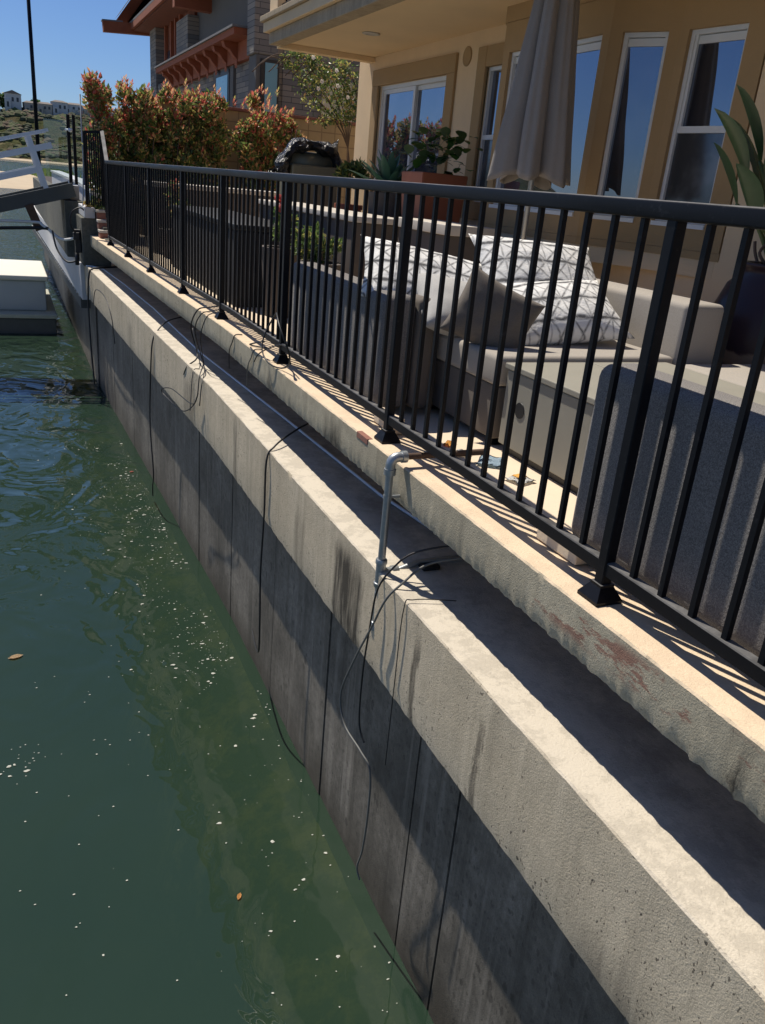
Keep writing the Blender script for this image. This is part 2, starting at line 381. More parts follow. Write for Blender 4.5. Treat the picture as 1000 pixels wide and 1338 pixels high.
def leafmat(name, col, tr=.42, rough=.45):
    t = NT(name); t.color(t.mix(t.noise(14, 2), tuple(c * .65 for c in col), tuple(min(1, c * 1.35) for c in col)))
    t.b.inputs['Roughness'].default_value = rough
    tl = t.n('ShaderNodeBsdfTranslucent'); tl.inputs[0].default_value = (*[min(1, c * 1.5) for c in col], 1)
    mx = t.n('ShaderNodeMixShader'); mx.inputs[0].default_value = tr
    t.l(t.b.outputs[0], mx.inputs[1]); t.l(tl.outputs[0], mx.inputs[2]); t.l(mx.outputs[0], t.out.inputs[0]); return t.m
L_green = leafmat('leaf_green', (.115, .17, .045)); L_dark = leafmat('leaf_dark', (.05, .09, .03)); L_yel = leafmat('leaf_yellow_green', (.36, .34, .10))
L_red = leafmat('leaf_red', (.44, .11, .08), .45); L_orange = leafmat('leaf_orange', (.52, .30, .15), .45); L_blue = leafmat('leaf_blue_green', (.035, .085, .055)); L_white = leafmat('petal_white', (.75, .70, .64), .3)
L_coral = leafmat('petal_coral', (.60, .13, .10), .3); L_pink = leafmat('petal_pink', (.70, .38, .32), .3)

# ---------------------------------------------------------------- water, ground, hills
def water_mat():
    t = NT('harbour_water'); t.t.nodes.remove(t.b)
    P = t.co()
    n1 = t.noise(1.5, 2, .5, t.co((1.0, .8, 1), (2, 0, 0)), .9); n2 = t.noise(3.2, 2, .5, t.co((1, .75, 1)), .6); n3 = t.noise(14, 2, .5)
    amp = t.ramp(t.noise(.16, 2, .5, t.co((1, 1, 1), (4.0, 2.5, 0))), [(.36, .45), (.60, 1.0)])
    h = t.math('ADD', t.math('MULTIPLY', n1, 1.0), t.math('MULTIPLY', n2, .28)); h = t.math('MULTIPLY', h, amp)
    y = t.xyz()[1]
    far = t.n('ShaderNodeMapRange', interpolation_type='SMOOTHSTEP'); t.l(y, far.inputs[0]); far.inputs[1].default_value = 4.6; far.inputs[2].default_value = 7.6; far.inputs[3].default_value = .32; far.inputs[4].default_value = 1.0
    h = t.math('MULTIPLY', h, far.outputs[0])
    chop = t.n('ShaderNodeMapRange', interpolation_type='SMOOTHSTEP'); t.l(y, chop.inputs[0]); chop.inputs[1].default_value = 16; chop.inputs[2].default_value = 34
    h = t.math('ADD', h, t.math('MULTIPLY', t.math('MULTIPLY', n2, chop.outputs[0]), 1.6))
    h = t.math('ADD', h, t.math('MULTIPLY', t.math('MULTIPLY', n3, chop.outputs[0]), .3))
    bp = t.n('ShaderNodeBump'); bp.inputs['Strength'].default_value = 1.0; bp.inputs['Distance'].default_value = .105; t.l(h, bp.inputs['Height'])
    murk = t.noise(.8, 4, .6)
    df = t.n('ShaderNodeBsdfDiffuse'); t.l(t.mix(murk, (.021, .044, .030), (.030, .055, .034)), df.inputs[0])
    tr = t.n('ShaderNodeBsdfTransparent'); tr.inputs[0].default_value = (.50, .52, .26, 1)
    mx = t.n('ShaderNodeMixShader'); mx.inputs[0].default_value = .30; t.l(df.outputs[0], mx.inputs[1]); t.l(tr.outputs[0], mx.inputs[2])
    gl = t.n('ShaderNodeBsdfGlossy'); gl.inputs['Roughness'].default_value = .015; t.l(bp.outputs[0], gl.inputs['Normal'])
    fr = t.n('ShaderNodeFresnel'); fr.inputs[0].default_value = 1.36; t.l(bp.outputs[0], fr.inputs[1])
    m2 = t.n('ShaderNodeMixShader'); t.l(t.math('MINIMUM', t.math('MULTIPLY_ADD', fr.outputs[0], 1.15, .01), .9), m2.inputs[0]); t.l(mx.outputs[0], m2.inputs[1]); t.l(gl.outputs[0], m2.inputs[2])
    t.l(m2.outputs[0], t.out.inputs[0]); return t.m
WZ = -3.46
bm = bmesh.new()
vs = [bm.verts.new((x, y, WZ)) for x, y in ((-1500, -60), (1.56, -60), (1.56, 60), (1500, 60), (1500, 1500), (-1500, 1500))]
bm.faces.new((vs[0], vs[1], vs[2], vs[5])); bm.faces.new((vs[2], vs[3], vs[4], vs[5]))
tag(mesh_obj('water', bm, water_mat()), kind='structure')
# harbour bed: a rubble toe along the wall falling to deep mud
m_bed = NT('mossy_bed'); _sh = m_bed.n('ShaderNodeMapRange', interpolation_type='SMOOTHSTEP'); m_bed.l(m_bed.xyz()[2], _sh.inputs[0]); _sh.inputs[1].default_value = -4.75; _sh.inputs[2].default_value = -4.0
m_bed.color(m_bed.mix(m_bed.math('MULTIPLY', _sh.outputs[0], m_bed.ramp(m_bed.noise(3.1, 6, .7), [(.46, 0), (.62, 1)])), (.03, .035, .015), (.40, .33, .14))); m_bed = m_bed.m
bm = bmesh.new(); xs = [-60, -5, -1, .1, .6, .82, 1.0, 1.2, 1.55]; zs = [-9, -8.1, -7.1, -5.8, -4.8, -4.2, -3.92, -3.78, -3.66]
ys = [-10 + .25 * i for i in range(160)]
grid = [[bm.verts.new((x + (0 if j in (0, 8) else off(y) + .25 * mnoise.noise(Vector((x * 2, y * .9, 3)))), y, z + (.12 * mnoise.noise(Vector((x * 4, y * 2, 0))) if j > 2 and j < 8 else 0))) for j, (x, z) in enumerate(zip(xs, zs))] for y in ys]
for A, B in zip(grid, grid[1:]):
    for k in range(len(xs) - 1): bm.faces.new((A[k], A[k + 1], B[k + 1], B[k]))
tag(mesh_obj('harbour_bed', bm, m_bed, smooth=True), kind='structure')
# earth under the house and patio
bm = bmesh.new(); box(bm, 2.1, 60, -20, 60, -6, -1.11); tag(mesh_obj('ground', bm, m_soil), kind='structure')

def hill_mat():
    t = NT('scrub_hill'); a = t.noise(.045, 8, .75); b = t.noise(.22, 6, .75)
    col = t.mix(t.ramp(a, [(.42, 0), (.58, 1)]), (.10, .085, .05), (.085, .095, .04))
    col = t.mix(t.ramp(b, [(.50, 0), (.62, 1)]), col, (.045, .055, .025))
    P = t.xyz(); z = t.math('MULTIPLY_ADD', t.noise(.03, 5, .7), 26, P[2])
    lowm = t.n('ShaderNodeMapRange'); t.l(z, lowm.inputs[0]); lowm.inputs[1].default_value = 24; lowm.inputs[2].default_value = 16
    dry = t.ramp(t.noise(.08, 7, .7, t.co((1, 1, .5))), [(.45, 0), (.55, 1)])
    col = t.mix(t.math('MULTIPLY', t.math('MULTIPLY', lowm.outputs[0], dry), .85), col, (.30, .24, .14))
    t.color(col); t.b.inputs['Roughness'].default_value = 1; t.b.inputs['Specular IOR Level'].default_value = 0
    t.bump(b, 1.0, 3); return t.m
def hz(x, y):
    d = (y - 640) / 150; d = max(0, min(1, d)); d = d * d * (3 - 2 * d)
    h = 31 + 4 * sin(x * .011 + .6) + 2.5 * mnoise.noise(Vector((x * .02, 0, 0))) + min(8, max(0, (x + 60) * .012))
    return WZ - .6 + d * h + d * 5 * mnoise.noise(Vector((x * .03, y * .03, 0))) + d * 2.2 * mnoise.noise(Vector((x * .11, y * .11, 4)))
bm = bmesh.new(); NX, NY = 170, 44; g = []
for j in range(NY):
    y = 636 + j * j * .12 + j * 2.2
    g.append([bm.verts.new((-480 + i * 7, y, hz(-480 + i * 7, y))) for i in range(NX)])
for A, B in zip(g, g[1:]):
    for i in range(NX - 1): bm.faces.new((A[i], A[i + 1], B[i + 1], B[i]))
tag(mesh_obj('hillside', bm, hill_mat(), smooth=True), kind='structure')
m_sand = plain('dry_sand', (.50, .40, .27), 1, 0, .15, .3, .5, 2)
bm = bmesh.new(); g = []
for j in range(22):
    y = 645 + j; g.append([bm.verts.new((-480 + i * 14, 628 + 9 * sin(i * .21) + j * 1.2, WZ - .5 + min(1.6, j * .25))) for i in range(86)])
for A, B in zip(g, g[1:]):
    for i in range(85): bm.faces.new((A[i], A[i + 1], B[i + 1], B[i]))
tag(mesh_obj('far_shore', bm, m_sand), kind='structure')
# the near sand spit with a patch of scrub grass
bm = bmesh.new(); g = []
for j in range(26):
    v = j / 25
    row = []
    for i in range(50):
        u = i / 49; x = -56 + 68 * u; y = 82 + 86 * v + (u * 20)
        e = min(u * 8, (1 - u) * 4.0, v * 5, (1 - v) * 5, 1); e = max(0, e)
        row.append(bm.verts.new((x, y, WZ - .45 + 1.15 * e ** .7 + .35 * e * mnoise.noise(Vector((x * .15, y * .1, 0))))))
    g.append(row)
for A, B in zip(g, g[1:]):
    for i in range(49): bm.faces.new((A[i], A[i + 1], B[i + 1], B[i]))
tag(mesh_obj('sand_spit', bm, m_sand, smooth=True), kind='structure')
bm = bmesh.new()
for k in range(2600):
    x = random.gauss(8.0, 1.1); y = random.gauss(157, 6); h = random.uniform(.4, 1.3)
    z = WZ + .55; a = random.random() * pi; s = .25
    f = bm.faces.new([bm.verts.new(p) for p in ((x - s * cos(a), y - s * sin(a), z), (x + s * cos(a), y + s * sin(a), z), (x + random.uniform(-.3, .3), y, z + h))])
tag(mesh_obj('shore_scrub', bm, L_green), 'low green scrub growing on the sand spit', 'scrub', kind='stuff')

# scrub bushes spread over the far hillside: nobody could count them
bm = bmesh.new()
for k in range(6500):
    x = random.uniform(-60, 150); y = 652 + 150 * random.random() ** 1.2; z = hz(x, y)
    if mnoise.noise(Vector((x * .04, y * .04, 2))) < -.15: continue
    r = random.uniform(1.0, 2.8)
    res = bmesh.ops.create_icosphere(bm, subdivisions=1, radius=r)
    mi = random.choice((0, 0, 1, 2, 3))
    for v in res['verts']: v.co = Vector((x + v.co.x * random.uniform(.9, 1.6), y + v.co.y, z + r * .2 + v.co.z * .95 * random.uniform(.7, 1.15)))
    for f in {f for v in res['verts'] for f in v.link_faces}: f.material_index = mi
tag(mesh_obj('hillside_scrub', bm, [plain('scrub_olive', (.095, .10, .045), 1), plain('scrub_green', (.075, .10, .035), 1), plain('scrub_brown', (.13, .095, .06), 1), plain('scrub_dark', (.06, .07, .04), 1)]), 'dense olive and brown scrub covering the far hillside', 'scrub', kind='stuff')

# houses along the ridge
m_hw = plain('ridge_house_white', (.55, .54, .52), .9); m_hr = plain('ridge_house_roof', (.19, .16, .14), .9); m_hc = plain('ridge_house_cream', (.42, .38, .32), .9); m_hwin = plain('ridge_house_window', (.03, .035, .045), .3)
HL = ['white two storey house at the left end of the far ridge', 'white gabled house beside the tall trees on the far ridge', 'cream house with brown roof half hidden by the dark mast', 'cream house just right of the dark mast on the ridge',
      'white house with large windows in the middle of the ridge', 'low white house with long brown roof on the ridge', 'small cream house right of the low white one on the ridge', 'pale house on the ridge above the black gate posts', 'rightmost pale house on the ridge beside the hedge']
hp = [(-4, 12, 7, 0), (13, 11, 9, 1), (26, 10, 6, 2), (37, 10, 6, 2), (48, 11, 7.5, 0), (60, 13, 5.5, 0), (73, 10, 5.5, 2), (86, 12, 6, 0), (99, 12, 6, 2)]
for i, (x, wd, h, k) in enumerate(hp):
    h *= 1.15; wd *= 1.1
    y = 795 + (i % 3) * 3
    z = hz(x, 790) + 2.6
    hgrp = thing('hillside_house', HL[i], 'house', (x, y, z), random.uniform(-.25, .25), 'houses along the far ridge')
    wm = m_hw if k != 2 else m_hc
    bm = bmesh.new(); box(bm, -wd / 2, wd / 2, -4, 5, -7, h); box(bm, -wd / 2, -wd / 8, -6.5, -4, -3, h * .55); mesh_obj('wall', bm, wm, hgrp)
    bm = bmesh.new(); rh = 2.6 if k == 1 else 1.6
    P5 = [(-wd / 2 - .6, -4.6, h), (wd / 2 + .6, -4.6, h), (wd / 2 + .6, 5.6, h), (-wd / 2 - .6, 5.6, h)]
    v = [bm.verts.new(p) for p in P5]
    if k == 1: a = bm.verts.new((0, -4.6, h + rh)); b = bm.verts.new((0, 5.6, h + rh)); [bm.faces.new(q) for q in ((v[0], v[1], a), (v[2], v[3], b), (v[1], v[2], b, a), (v[3], v[0], a, b), (v[0], v[3], v[2], v[1]))]
    else: a = bm.verts.new((-wd / 4, .5, h + rh)); b = bm.verts.new((wd / 4, .5, h + rh)); [bm.faces.new(q) for q in ((v[0], v[1], b, a), (v[1], v[2], b), (v[2], v[3], a, b), (v[3], v[0], a), (v[0], v[3], v[2], v[1]))]
    mesh_obj('roof', bm, m_hr, hgrp)
    for q in range(3):
        bm = bmesh.new(); cx = -wd * .30 + q * wd * .30; box(bm, cx - .8, cx + .8, -4.12 if q else -6.62, -3.9 if q else -6.4, h * .45 if q else .3, h * .75 if q else h * .4); mesh_obj('window', bm, m_hwin, hgrp)
def far_tree(x, y, r, label):
    t = thing('ridge_tree', label, 'tree', (x, y, hz(x, min(y, 790)) - 1), 0, 'trees along the far ridge')
    bm = bmesh.new(); tube(bm, [(0, 0, 0), (0, 0, r * 1.5)], [r * .12, r * .06]); mesh_obj('trunk', bm, m_bark, t)
    bm = bmesh.new()
    for k in range(260):
        d = Vector((random.gauss(0, 1), random.gauss(0, 1), random.gauss(0, .75))); d = d.normalized() * r * random.uniform(.5, 1.05); c = Vector((0, 0, r * 1.9)) + d
        s = r * .22; ax = Vector((random.gauss(0, 1), random.gauss(0, 1), random.gauss(0, 1))).normalized(); b = ax.orthogonal().normalized(); e = ax.cross(b)
        bm.faces.new([bm.verts.new(c + q) for q in (b * s, e * s, -b * s, -e * s)])
    mesh_obj('crown', bm, L_dark, t)
for a in ((-2, 812, 5.5, 'round dark tree behind the left end of the ridge houses'), (7, 814, 6.5, 'tallest dark tree between the two white ridge houses'), (31, 812, 5, 'dark tree left of the mast on the far ridge'), (54, 818, 4.5, 'dark tree behind the middle house on the ridge'), (80, 816, 4, 'small dark tree above the black gate posts on the ridge'), (106, 815, 5, 'dark tree at the right end of the ridge')): far_tree(*a)

# ---------------------------------------------------------------- the seawall
sea = thing('seawall', 'concrete seawall with pale overhanging cap and dark stained panels at the waterline', 'seawall', (1.3, 0, WZ))
def sea_child(name, bm, mat, **k):
    o = mesh_obj(name, bm, mat, sea, **k); o.location = (-1.3, 0, -WZ); return o
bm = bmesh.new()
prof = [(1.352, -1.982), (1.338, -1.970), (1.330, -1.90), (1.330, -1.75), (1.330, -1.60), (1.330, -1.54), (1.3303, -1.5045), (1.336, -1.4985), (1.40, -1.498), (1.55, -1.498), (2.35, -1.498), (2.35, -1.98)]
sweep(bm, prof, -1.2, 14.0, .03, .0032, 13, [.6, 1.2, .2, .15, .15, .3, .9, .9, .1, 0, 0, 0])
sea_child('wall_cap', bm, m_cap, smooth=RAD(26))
# lower wall panels
joints = [14.0, 13.1, 12.2, 10.5, 9.4, 8.08, 6.81, 5.44, 4.97, 4.2, 2.91, 2.5, 1.2, -.3, -1.2]
joints = [14.0] + [j * .874 for j in [14.9, 14.1, 13.3] + joints[2:-1]] + [-1.2]
for a, b in zip(joints, joints[1:]):
    bm = bmesh.new(); dxx = random.uniform(-.004, .004)
    sweep(bm, [(1.492 + dxx, -4.9), (1.492 + dxx, -3.2), (1.492 + dxx, -1.977), (1.70, -1.977), (1.70, -4.9)], b + .007, a - .007, .1, .003, 4, [1, 1, 1, 0, 0])
    sea_child('wall_panel', bm, m_wall, smooth=RAD(40))
bm = bmesh.new(); sweep(bm, [(1.55, -4.9), (1.55, -1.99), (1.68, -1.99), (1.68, -4.9)], -1.2, 14, .5); sea_child('joint_backing', bm, m_rubber)

# patio slab: overhanging edge, pale top
bm = bmesh.new()
prof = [(1.412, -1.205), (1.404, -1.172), (1.405, -1.12), (1.405, -1.07), (1.4055, -1.046), (1.411, -1.0405), (1.45, -1.040), (1.62, -1.040), (1.62, -1.23)]
sweep(bm, prof, -1.2, 13.7, .014, .0026, 30, [2.6, 2.2, .30, .3, .6, .6, .15, 0, 0], seed=4)
tag(mesh_obj('patio_edge', bm, m_curb, smooth=RAD(30)), kind='structure')
bm = bmesh.new()
sweep(bm, [(1.622, -1.16), (1.622, -1.036), (4.6, -1.036), (4.6, -1.16)], -1.2, 14.4, .4)
tag(mesh_obj('patio', bm, m_patio), kind='structure')

# ---------------------------------------------------------------- railing
XR = 1.487
rail = thing('railing', 'long black metal picket railing along the patio edge', 'railing', (XR, 0, -1.04))
def rail_child(name, bm, mat, **k):
    o = mesh_obj(name, bm, mat, rail, **k); o.location = (-XR, 0, 1.04); return o
bm = bmesh.new(); hw = .024
pr = []
for (cx_, cz_, a0) in ((-hw + .007, -.010, 270), (-hw + .007, .021, 180), (hw - .007, .021, 90), (hw - .007, -.010, 0)):
    for q in range(4):
        a = RAD(a0 - q * 30); pr.append((XR + cx_ + .007 * cos(a), cz_ + .005 + .007 * sin(a)))
def roff(y): return off(y) if y > 6 else 0
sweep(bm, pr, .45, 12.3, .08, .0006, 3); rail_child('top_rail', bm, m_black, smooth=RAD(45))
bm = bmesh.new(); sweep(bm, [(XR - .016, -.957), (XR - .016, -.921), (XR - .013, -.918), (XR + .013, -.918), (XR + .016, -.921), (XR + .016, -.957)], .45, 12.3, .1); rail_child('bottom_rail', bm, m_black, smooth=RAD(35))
posts = [1.625, 3.15, 4.76, 6.33, 7.67, 9.22, 10.7, 12.16]
def bolt_on_base(bm, x, y, z):
    h = .045; a = [bm.verts.new((x + sx * h, y + sy * h, z)) for sx, sy in ((-1, -1), (1, -1), (1, 1), (-1, 1))]
    b = [bm.verts.new((v.co.x, v.co.y, z + .010)) for v in a]
    c = [bm.verts.new((x + sx * .024, y + sy * .024, z + .045)) for sx, sy in ((-1, -1), (1, -1), (1, 1), (-1, 1))]
    d = [bm.verts.new((v.co.x, v.co.y, z + .053)) for v in c]
    for A, B in ((a, b), (b, c), (c, d)):
        for k in range(4): bm.faces.new((A[k], A[(k + 1) % 4], B[(k + 1) % 4], B[k]))
    bm.faces.new(d); bm.faces.new(a[::-1])
for y in posts:
    x = XR - .002 + off(y)
    bm = bmesh.new(); box(bm, x - .018, x + .018, y - .018, y + .018, -1.036, -.009, bev=.003, seg=1)
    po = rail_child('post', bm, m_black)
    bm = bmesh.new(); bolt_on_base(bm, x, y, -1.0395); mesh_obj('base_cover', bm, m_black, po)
y = posts[0] - .111 * 10
ny = 0
while y < 12.16:
    near = min(posts, key=lambda q: abs(q - y))
    if abs(near - y) > .045:
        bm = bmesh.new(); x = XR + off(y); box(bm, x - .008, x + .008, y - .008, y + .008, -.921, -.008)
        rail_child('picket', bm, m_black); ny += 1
    # respace evenly between posts
    nxt = [q for q in posts if q > y + .02]
    prv = [q for q in posts if q <= y + .02]
    if nxt and prv:
        n = max(2, round((nxt[0] - prv[-1]) / .113)); st = (nxt[0] - prv[-1]) / n
    else: st = .111
    y += st
print('pickets', ny)

# far end: railing climbs over the brick steps and returns toward the water
r2 = thing('railing', 'raised black end railing climbing over the brick steps and returning seaward', 'railing', (1.3, 12.4, -1.04))
def r2c(name, bm, mat): o = mesh_obj(name, bm, mat, r2, smooth=RAD(40)); o.location = (-1.3, -12.4, 1.04); return o
A_ = Vector((1.296, 12.30, .002)); B_ = Vector((1.335, 13.15, .40)); D_ = Vector((1.10, 13.20, .375))
bm = bmesh.new(); 
for p, q in ((A_, B_), (B_, D_)):
    d = (q - p).normalized(); s = Vector((0, 0, 1)).cross(d).normalized() * .024; u = d.cross(s.normalized()) * .019
    v = [bm.verts.new(b + sx * s + sy * u) for b in (p, q) for sx, sy in ((-1, -1), (1, -1), (1, 1), (-1, 1))]
    for k in range(4): bm.faces.new((v[k], v[(k + 1) % 4], v[4 + (k + 1) % 4], v[4 + k]))
    bm.faces.new(v[:4][::-1]); bm.faces.new(v[4:])
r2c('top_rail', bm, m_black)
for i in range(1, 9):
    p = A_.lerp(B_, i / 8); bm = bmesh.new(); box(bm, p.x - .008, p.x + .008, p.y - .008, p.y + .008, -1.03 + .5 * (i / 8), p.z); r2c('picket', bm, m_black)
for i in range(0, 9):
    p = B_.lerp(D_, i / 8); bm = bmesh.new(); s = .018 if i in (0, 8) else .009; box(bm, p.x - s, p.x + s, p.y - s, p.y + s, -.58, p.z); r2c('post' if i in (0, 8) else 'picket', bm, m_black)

# stepped brick-capped wall end + grey neighbour wall block
nw = thing('stepped_wall', 'mottled grey concrete wall block with brick steps at the end of the walkway', 'wall', (1.3, 14, -1.5))
def nwc(name, bm, mat, **k): o = mesh_obj(name, bm, mat, nw, **k); o.location = (-1.3, -14, 1.5); return o
bm = bmesh.new(); box(bm, 1.05, 1.46, 13.72, 14.9, -1.496, -.80, bev=.01); nwc('wall', bm, m_grey_wall)
bm = bmesh.new(); box(bm, 1.10, 1.25, 13.70, 14.85, -.797, -.64, bev=.01); nwc('coping', bm, m_white_wall)
bm = bmesh.new(); box(bm, .90, 1.20, 14.93, 30, -1.496, -.62, bev=.01); nwc('rear_wall', bm, m_grey_wall)
for i in range(3):
    z = -.70 - i * .13; y0 = 13.60 - i * .20
    bm = bmesh.new(); box(bm, 1.262, 1.40, y0, y0 + .26, z - .090, z - .002, bev=.006); o = nwc('brick_step', bm, m_brick)
    bm = bmesh.new(); box(bm, 1.255, 1.405, y0 - .008, y0 + .262, z, z + .036, bev=.004); nwc('step_mortar', bm, m_stone_top)
bm = bmesh.new(); box(bm, 1.31, 1.40, 12.95, 13.70, -1.036, -1.15 + .12, bev=.004); box(bm, 1.315, 1.395, 13.25, 13.70, -1.028, -.885); nwc('footing', bm, m_grey_wall)
# neighbour's white seawall cap + wale
nsw = thing('neighbour_seawall', 'smooth white painted seawall continuing beyond the concrete cap', 'seawall', (1.0, 14, WZ))
def nsc(name, bm, mat, **k): o = mesh_obj(name, bm, mat, nsw, **k); o.location = (-1.0, -14, -WZ); return o
bm = bmesh.new(); prism(bm, [(1.03, 14.012), (.80, 31), (2.0, 31), (2.0, 14.012)], -2.05, -1.5); nsc('wall_cap', bm, m_white_wall)
bm = bmesh.new(); prism(bm, [(1.22, 14.012), (1.24, 34), (1.7, 34), (1.7, 14.012)], -4.9, -2.052); nsc('lower_wall', bm, m_wall)
bm = bmesh.new(); prism(bm, [(1.07, 14.9), (.80, 30.9), (.97, 30.9), (1.24, 14.9)], -2.32, -2.13); nsc('timber_wale', bm, m_dark_beam)
bm = bmesh.new()
for i in range(40):
    y = 15 + i * .4; x = 1.075 - (y - 14.9) * .0169; box(bm, x - .02, x + .01, y, y + random.uniform(.1, .3), -2.14, -2.122)
nsc('bird_lime', bm, m_vinyl)
# farther white parapet and its pillar
fw = thing('white_parapet', 'long white parapet wall behind the gangway near the sand spit', 'wall', (1.8, 20, -2))
bm = bmesh.new(); prism(bm, [(1.55, 17.2), (1.80, 24), (2.0, 41), (2.3, 41), (2.1, 24), (1.75, 17.2)], -2.6, -.56); o = mesh_obj('wall', bm, m_white_wall, fw); o.location = (-1.8, -20, 2)
bm = bmesh.new(); prism(bm, [(1.50, 17.15), (1.76, 24), (1.96, 41), (2.34, 41), (2.14, 24), (1.8, 17.15)], -.557, -.49); o = mesh_obj('coping', bm, m_vinyl, fw); o.location = (-1.8, -20, 2)
bm = bmesh.new(); box(bm, 1.02, 1.16, 15.3, 15.5, -.616, -.39, bev=.01); tag(mesh_obj('wall_pillar', bm, m_white_wall), 'short white square pillar behind the dark gangway beam', 'pillar')

# black gate posts + glass
gp = thing('gate', 'pair of black gate posts with clear glass panel beside the raised railing', 'gate', (1.12, 16, -.6))
def gpc(name, bm, mat, **k): o = mesh_obj(name, bm, mat, gp, **k); o.location = (-1.12, -16, .6); return o
for x0, x1 in ((1.06, 1.115), (1.15, 1.20)):
    bm = bmesh.new(); box(bm, x0, x1, 15.98, 16.04, -.39, .70, bev=.004); gpc('post', bm, m_black)
t_ = NT('clear_panel'); t_.t.nodes.remove(t_.b); a_ = t_.n('ShaderNodeBsdfTransparent'); a_.inputs[0].default_value = (.86, .9, .9, 1); b_ = t_.n('ShaderNodeBsdfGlossy'); b_.inputs['Roughness'].default_value = .03
c_ = t_.n('ShaderNodeMixShader'); c_.inputs[0].default_value = .07; t_.l(a_.outputs[0], c_.inputs[1]); t_.l(b_.outputs[0], c_.inputs[2]); t_.l(c_.outputs[0], t_.out.inputs[0]); m_clear = t_.m
bm = bmesh.new(); box(bm, 1.203, 1.42, 16.0, 16.012, -.38, .78); gpc('glass_panel', bm, m_clear)
bm = bmesh.new(); box(bm, .70, 1.057, 16.0, 16.012, -.30, .60); gpc('glass_panel', bm, m_clear)
bm = bmesh.new(); tube(bm, [(1.03, 15.95, .46), (1.13, 15.95, .46)], .016); lathe(bm, [(.03, -.03), (.035, 0), (.03, .03)], 12, c=(1.115, 15.95, .46)); gpc('clamp', bm, m_alu)
bm = bmesh.new(); tube(bm, [(1.16, 14.3, .92), (1.165, 14.3, 0), (1.11, 14.05, -.62), (1.11, 13.98, -1.49)], .010, 8); tag(mesh_obj('conduit', bm, m_galv, smooth=True), 'thin grey conduit rising in front of the raised black railing', 'conduit')
bg_ = thing('paddle_board', 'yellow and blue paddle board standing behind the glass panel', 'paddle board', (1.45, 17.0, -.5))
bm = bmesh.new(); box(bm, 1.37, 1.47, 16.98, 17.04, -.05, .42, bev=.025, seg=3); o = mesh_obj('yellow_half', bm, plain('yellow_foam', (.60, .36, .06), .5), bg_); o.location = (-1.45, -17, .5)
bm = bmesh.new(); box(bm, 1.37, 1.47, 16.985, 17.035, -.42, -.052, bev=.02, seg=3); o = mesh_obj('blue_half', bm, plain('blue_foam', (.02, .04, .22), .5), bg_); o.location = (-1.45, -17, .5)

# gangway: from the wall top down toward the float
gw = thing('gangway', 'pale aluminium gangway sloping up to the wall beside the black gate posts', 'gangway', (0, 15, -.6))
def gwc(name, bm, mat, **k): o = mesh_obj(name, bm, mat, gw, **k); o.location = (0, -15, .6); return o
def bar(bm, p, q, w, h):      # rectangular bar; w across, h in the vertical plane
    p = Vector(p); q = Vector(q); d = (q - p).normalized(); s = d.cross(Vector((0, 0, 1))).normalized(); u = s.cross(d)
    v = [bm.verts.new(b + sx * s * w / 2 + sy * u * h / 2) for b in (p, q) for sx, sy in ((-1, -1), (1, -1), (1, 1), (-1, 1))]
    fs = [bm.faces.new((v[k], v[(k + 1) % 4], v[4 + (k + 1) % 4], v[4 + k])) for k in range(4)] + [bm.faces.new(v[:4][::-1]), bm.faces.new(v[4:])]
    bmesh.ops.recalc_face_normals(bm, faces=fs)
sl_ = .285
for yy in (15.0, 16.0):
    for (x1, z0, h) in ((.72, .20, .045), (.76, -.03, .09), (.52, -.34, .09)):
        bm = bmesh.new(); bar(bm, (-8.6, yy, z0 - 8.6 * sl_), (x1, yy, z0 + x1 * sl_), .05, h); gwc('side_rail', bm, m_alu)
    for k in range(5):
        xb = .67 - k * 1.75; bm = bmesh.new(); bar(bm, (xb, yy - .001, -.57 + (xb - .67) * sl_), (xb - .245, yy - .001, .29 + (xb - .67) * sl_), .056, .075); gwc('upright', bm, m_alu)
    bm = bmesh.new(); bar(bm, (-8.7, yy, -.72 - 8.7 * sl_), (1.06, yy, -.72 + 1.06 * sl_ - .03), .06, .21); gwc('side_beam', bm, m_dark_beam)
bm = bmesh.new(); bar(bm, (-8.7, 15.5, -.67 - 8.7 * sl_), (1.06, 15.5, -.67 + 1.06 * sl_ - .03), .92, .03); gwc('deck', bm, m_dark_beam)
bm = bmesh.new(); bar(bm, (.36, 14.95, -.72), (.50, 14.95, -1.10), .09, .13); gwc('hinge_leg', bm, m_rust)

# floating dock and storage box
dk = thing('floating_dock', 'pale low floating dock with dark sides beside the seawall', 'dock', (0, 21, WZ))
def dkc(name, bm, mat, **k): o = mesh_obj(name, bm, mat, dk, **k); o.location = (0, -21, -WZ); return o
m_deck = concrete('dock_deck', (.42, .42, .34), (.52, .52, .44), pits=0, streak=0, blotch=.3)
bm = bmesh.new(); box(bm, -10.712, 0.857, 18.612, 20.531, -3.142, -3.053, bev=.02); dkc('deck', bm, m_deck)
bm = bmesh.new(); box(bm, -10.712, 0.830, 18.657, 20.531, -3.838, -3.145, bev=.02); dkc('float', bm, m_dark_beam)
db = thing('dock_box', 'long off-white fibreglass dock box with sloping lid on the floating dock', 'dock box', (-2, 19.6, -3.05))
m_fg = plain('offwhite_fibreglass', (.50, .52, .50), .45, 0, .06, 3, .05)
bm = bmesh.new(); box(bm, -4.463, 0.678, 19.059, 20.710, -3.051, -2.428, bev=.03, seg=3); o = mesh_obj('body', bm, m_fg, db, smooth=RAD(40)); o.location = (2, -19.6, 3.05)
bm = bmesh.new(); vs = box(bm, -4.508, 0.732, 18.996, 21.960, -2.425, -2.321, bev=.03, seg=3)
for v in vs:
    if v.co.y > 23: v.co.z -= .0
o = mesh_obj('lid', bm, plain('cream_lid', (.74, .71, .60), .5, 0, .06, 3, .05), db, smooth=RAD(40)); o.location = (2, -19.6, 3.05)
